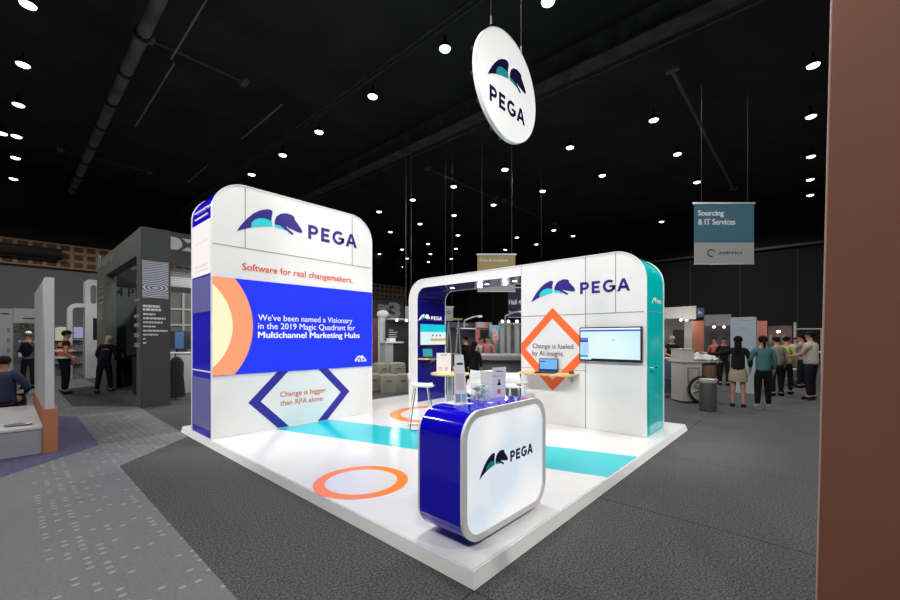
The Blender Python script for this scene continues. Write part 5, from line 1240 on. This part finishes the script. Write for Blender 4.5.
for px, py, Y_, f_, lab, tp in ((789, 380, 16.0, 190, 'person in a cream top behind the far counter, left of two', (170, 164, 156)), (796, 380, 15.6, 160, 'person in a white top behind the far counter, right of two', (180, 176, 172)), (715, 382, 14.2, 200, 'person in a red and white striped top behind the cart', (176, 84, 84)), (724, 380, 13.5, 170, 'dark haired person in black beside the pale blue board', (26, 26, 28))):
    c = at(px, HY, Y_); person(lab, c[:2], f_, 1.62, top=tp, legs=(26, 26, 30), hair=(40, 28, 24))
c = at(672, HY, 12.9); person('grey haired person in a black polo shirt behind the grey counter', c[:2], 165, 1.66, top=(20, 20, 22), legs=(34, 36, 46), hair=(150, 146, 142), sleeve='short', build=1.3, L=[(-.26, .08, 1.16), (-.10, .26, 1.12)], Rr=[(.26, .08, 1.16), (.10, .26, 1.10)])
c = at(673, HY, 11.3); t = thing('grey_counter', 'blue grey counter in front of the person in the black polo shirt', 'counter', (c[0], c[1], 0))
mq = lambda u, v, d: (c[0]+A[0]*u-A[1]*d, c[1]+B[0]*u-B[1]*d, v)
obj('counter_body', MB().prism(rect(-.6, .42, 0, 1.0), mq, -.4, 0), mat('counter slate', G(74, 80, 98), .7), t); obj('counter_top', MB().prism(rect(-.62, .44, 1.0, 1.04), mq, -.42, .03), RW, t)
# far counter and trolley
c = at(797, HY, 14.6); t = thing('far_counter', 'white topped counter before the two people in pale tops', 'counter', (c[0], c[1], 0))
mq = lambda u, v, d: (c[0]+A[0]*u-A[1]*d, c[1]+B[0]*u-B[1]*d, v)
obj('counter_top', MB().prism(rect(-.5, .9, 1.06, 1.12), mq, -.3, .3), GW, t); obj('counter_body', MB().prism(rect(-.42, -.12, 0, 1.06), mq, -.25, .2), RWD, t)
c = at(797, HY, 13.6); t = thing('trolley', 'low pale grey wheeled trolley left of the far right person', 'trolley', (c[0], c[1], 0))
mq = lambda u, v, d: (c[0]+A[0]*u-A[1]*d, c[1]+B[0]*u-B[1]*d, v)
obj('upper_deck', MB().prism(rect(-.42, .28, .50, .55), mq, -.3, .3), RW, t); obj('lower_deck', MB().prism(rect(-.42, .28, .16, .20), mq, -.3, .3), RWD, t)
for u in (-.38, .24):
    for d in (-.26, .26): obj('post', MB().rod(mq(u, .16, d), mq(u, .50, d), .012), STEEL, t); obj('caster', MB().ball(mq(u, .075, d), .06, .06, .075), BLACKP, t)
c = P3(770, 393.5); t = thing('broom', 'broom with white handle leaning before the person in the cap', 'broom', (*c, 0))
obj('handle', MB().rod((c[0], c[1], .06), (c[0]+A[0]*.12, c[1]+B[0]*.12, 1.25), .014), RW, t); obj('broom_head', MB().box(c[0]-.2, c[0]+.2, c[1]-.05, c[1]+.05, 0, .07), BLACKP, t)
# chairs between the teal end and the cart
def office_chair(c, lab, rz):
    t = thing('swivel_chair', lab, 'chair', (0, 0, 0))
    for k in range(5): obj('leg', MB().rod((0, 0, .09), (.28*cos(k*1.257), .28*sin(k*1.257), .05), .016), CHROME, t); 
    for k in range(5): obj('caster', MB().ball((.28*cos(k*1.257), .28*sin(k*1.257), .03), .03, .03, .03, 6, 8), BLACKP, t)
    obj('column', MB().rod((0, 0, .08), (0, 0, .45), .022), CHROME, t); obj('seat', MB().lathe([(0, .45), (.22, .45), (.24, .48), (.22, .52), (0, .53)], n=20), cloth(60, 62, 74), t)
    obj('backrest', MB().prism(rr_poly(-.2, .2, .62, .98, .08, 4), lambda u, v, d: (u, -.22+d, v), -.02, .02), RW, t); obj('back_bracket', MB().path([(0, -.1, .47), (0, -.22, .5), (0, -.225, .7)], .014), CHROME, t)
    t.location = (*c, 0); t.rotation_euler = (0, 0, rz); return t
office_chair(P3(672, 397), 'swivel chair with chrome base just right of the teal end', .4)
office_chair(P3(679, 391), 'second swivel chair behind, against the grey counter', 1.8)


# ------------------------------------------------------------------ camera, world, view
cd = bpy.data.cameras.new('camera'); cam = bpy.data.objects.new('camera', cd); COL.objects.link(cam)
cam.location = (CAM[0], CAM[1], EYE); cam.rotation_euler = (radians(90), 0, radians(-48)); cd.lens = 16; cd.sensor_width = 36; cd.shift_y = 38/900.; cd.clip_end = 200
S.camera = cam
w = bpy.data.worlds.new('hall air'); S.world = w; w.use_nodes = True; w.node_tree.nodes['Background'].inputs[0].default_value = (.05, .05, .055, 1); w.node_tree.nodes['Background'].inputs[1].default_value = .3
S.view_settings.view_transform = 'Standard'; S.view_settings.look = 'None'; S.view_settings.gamma = 1; S.view_settings.exposure = 0; S.view_settings.use_curve_mapping = False
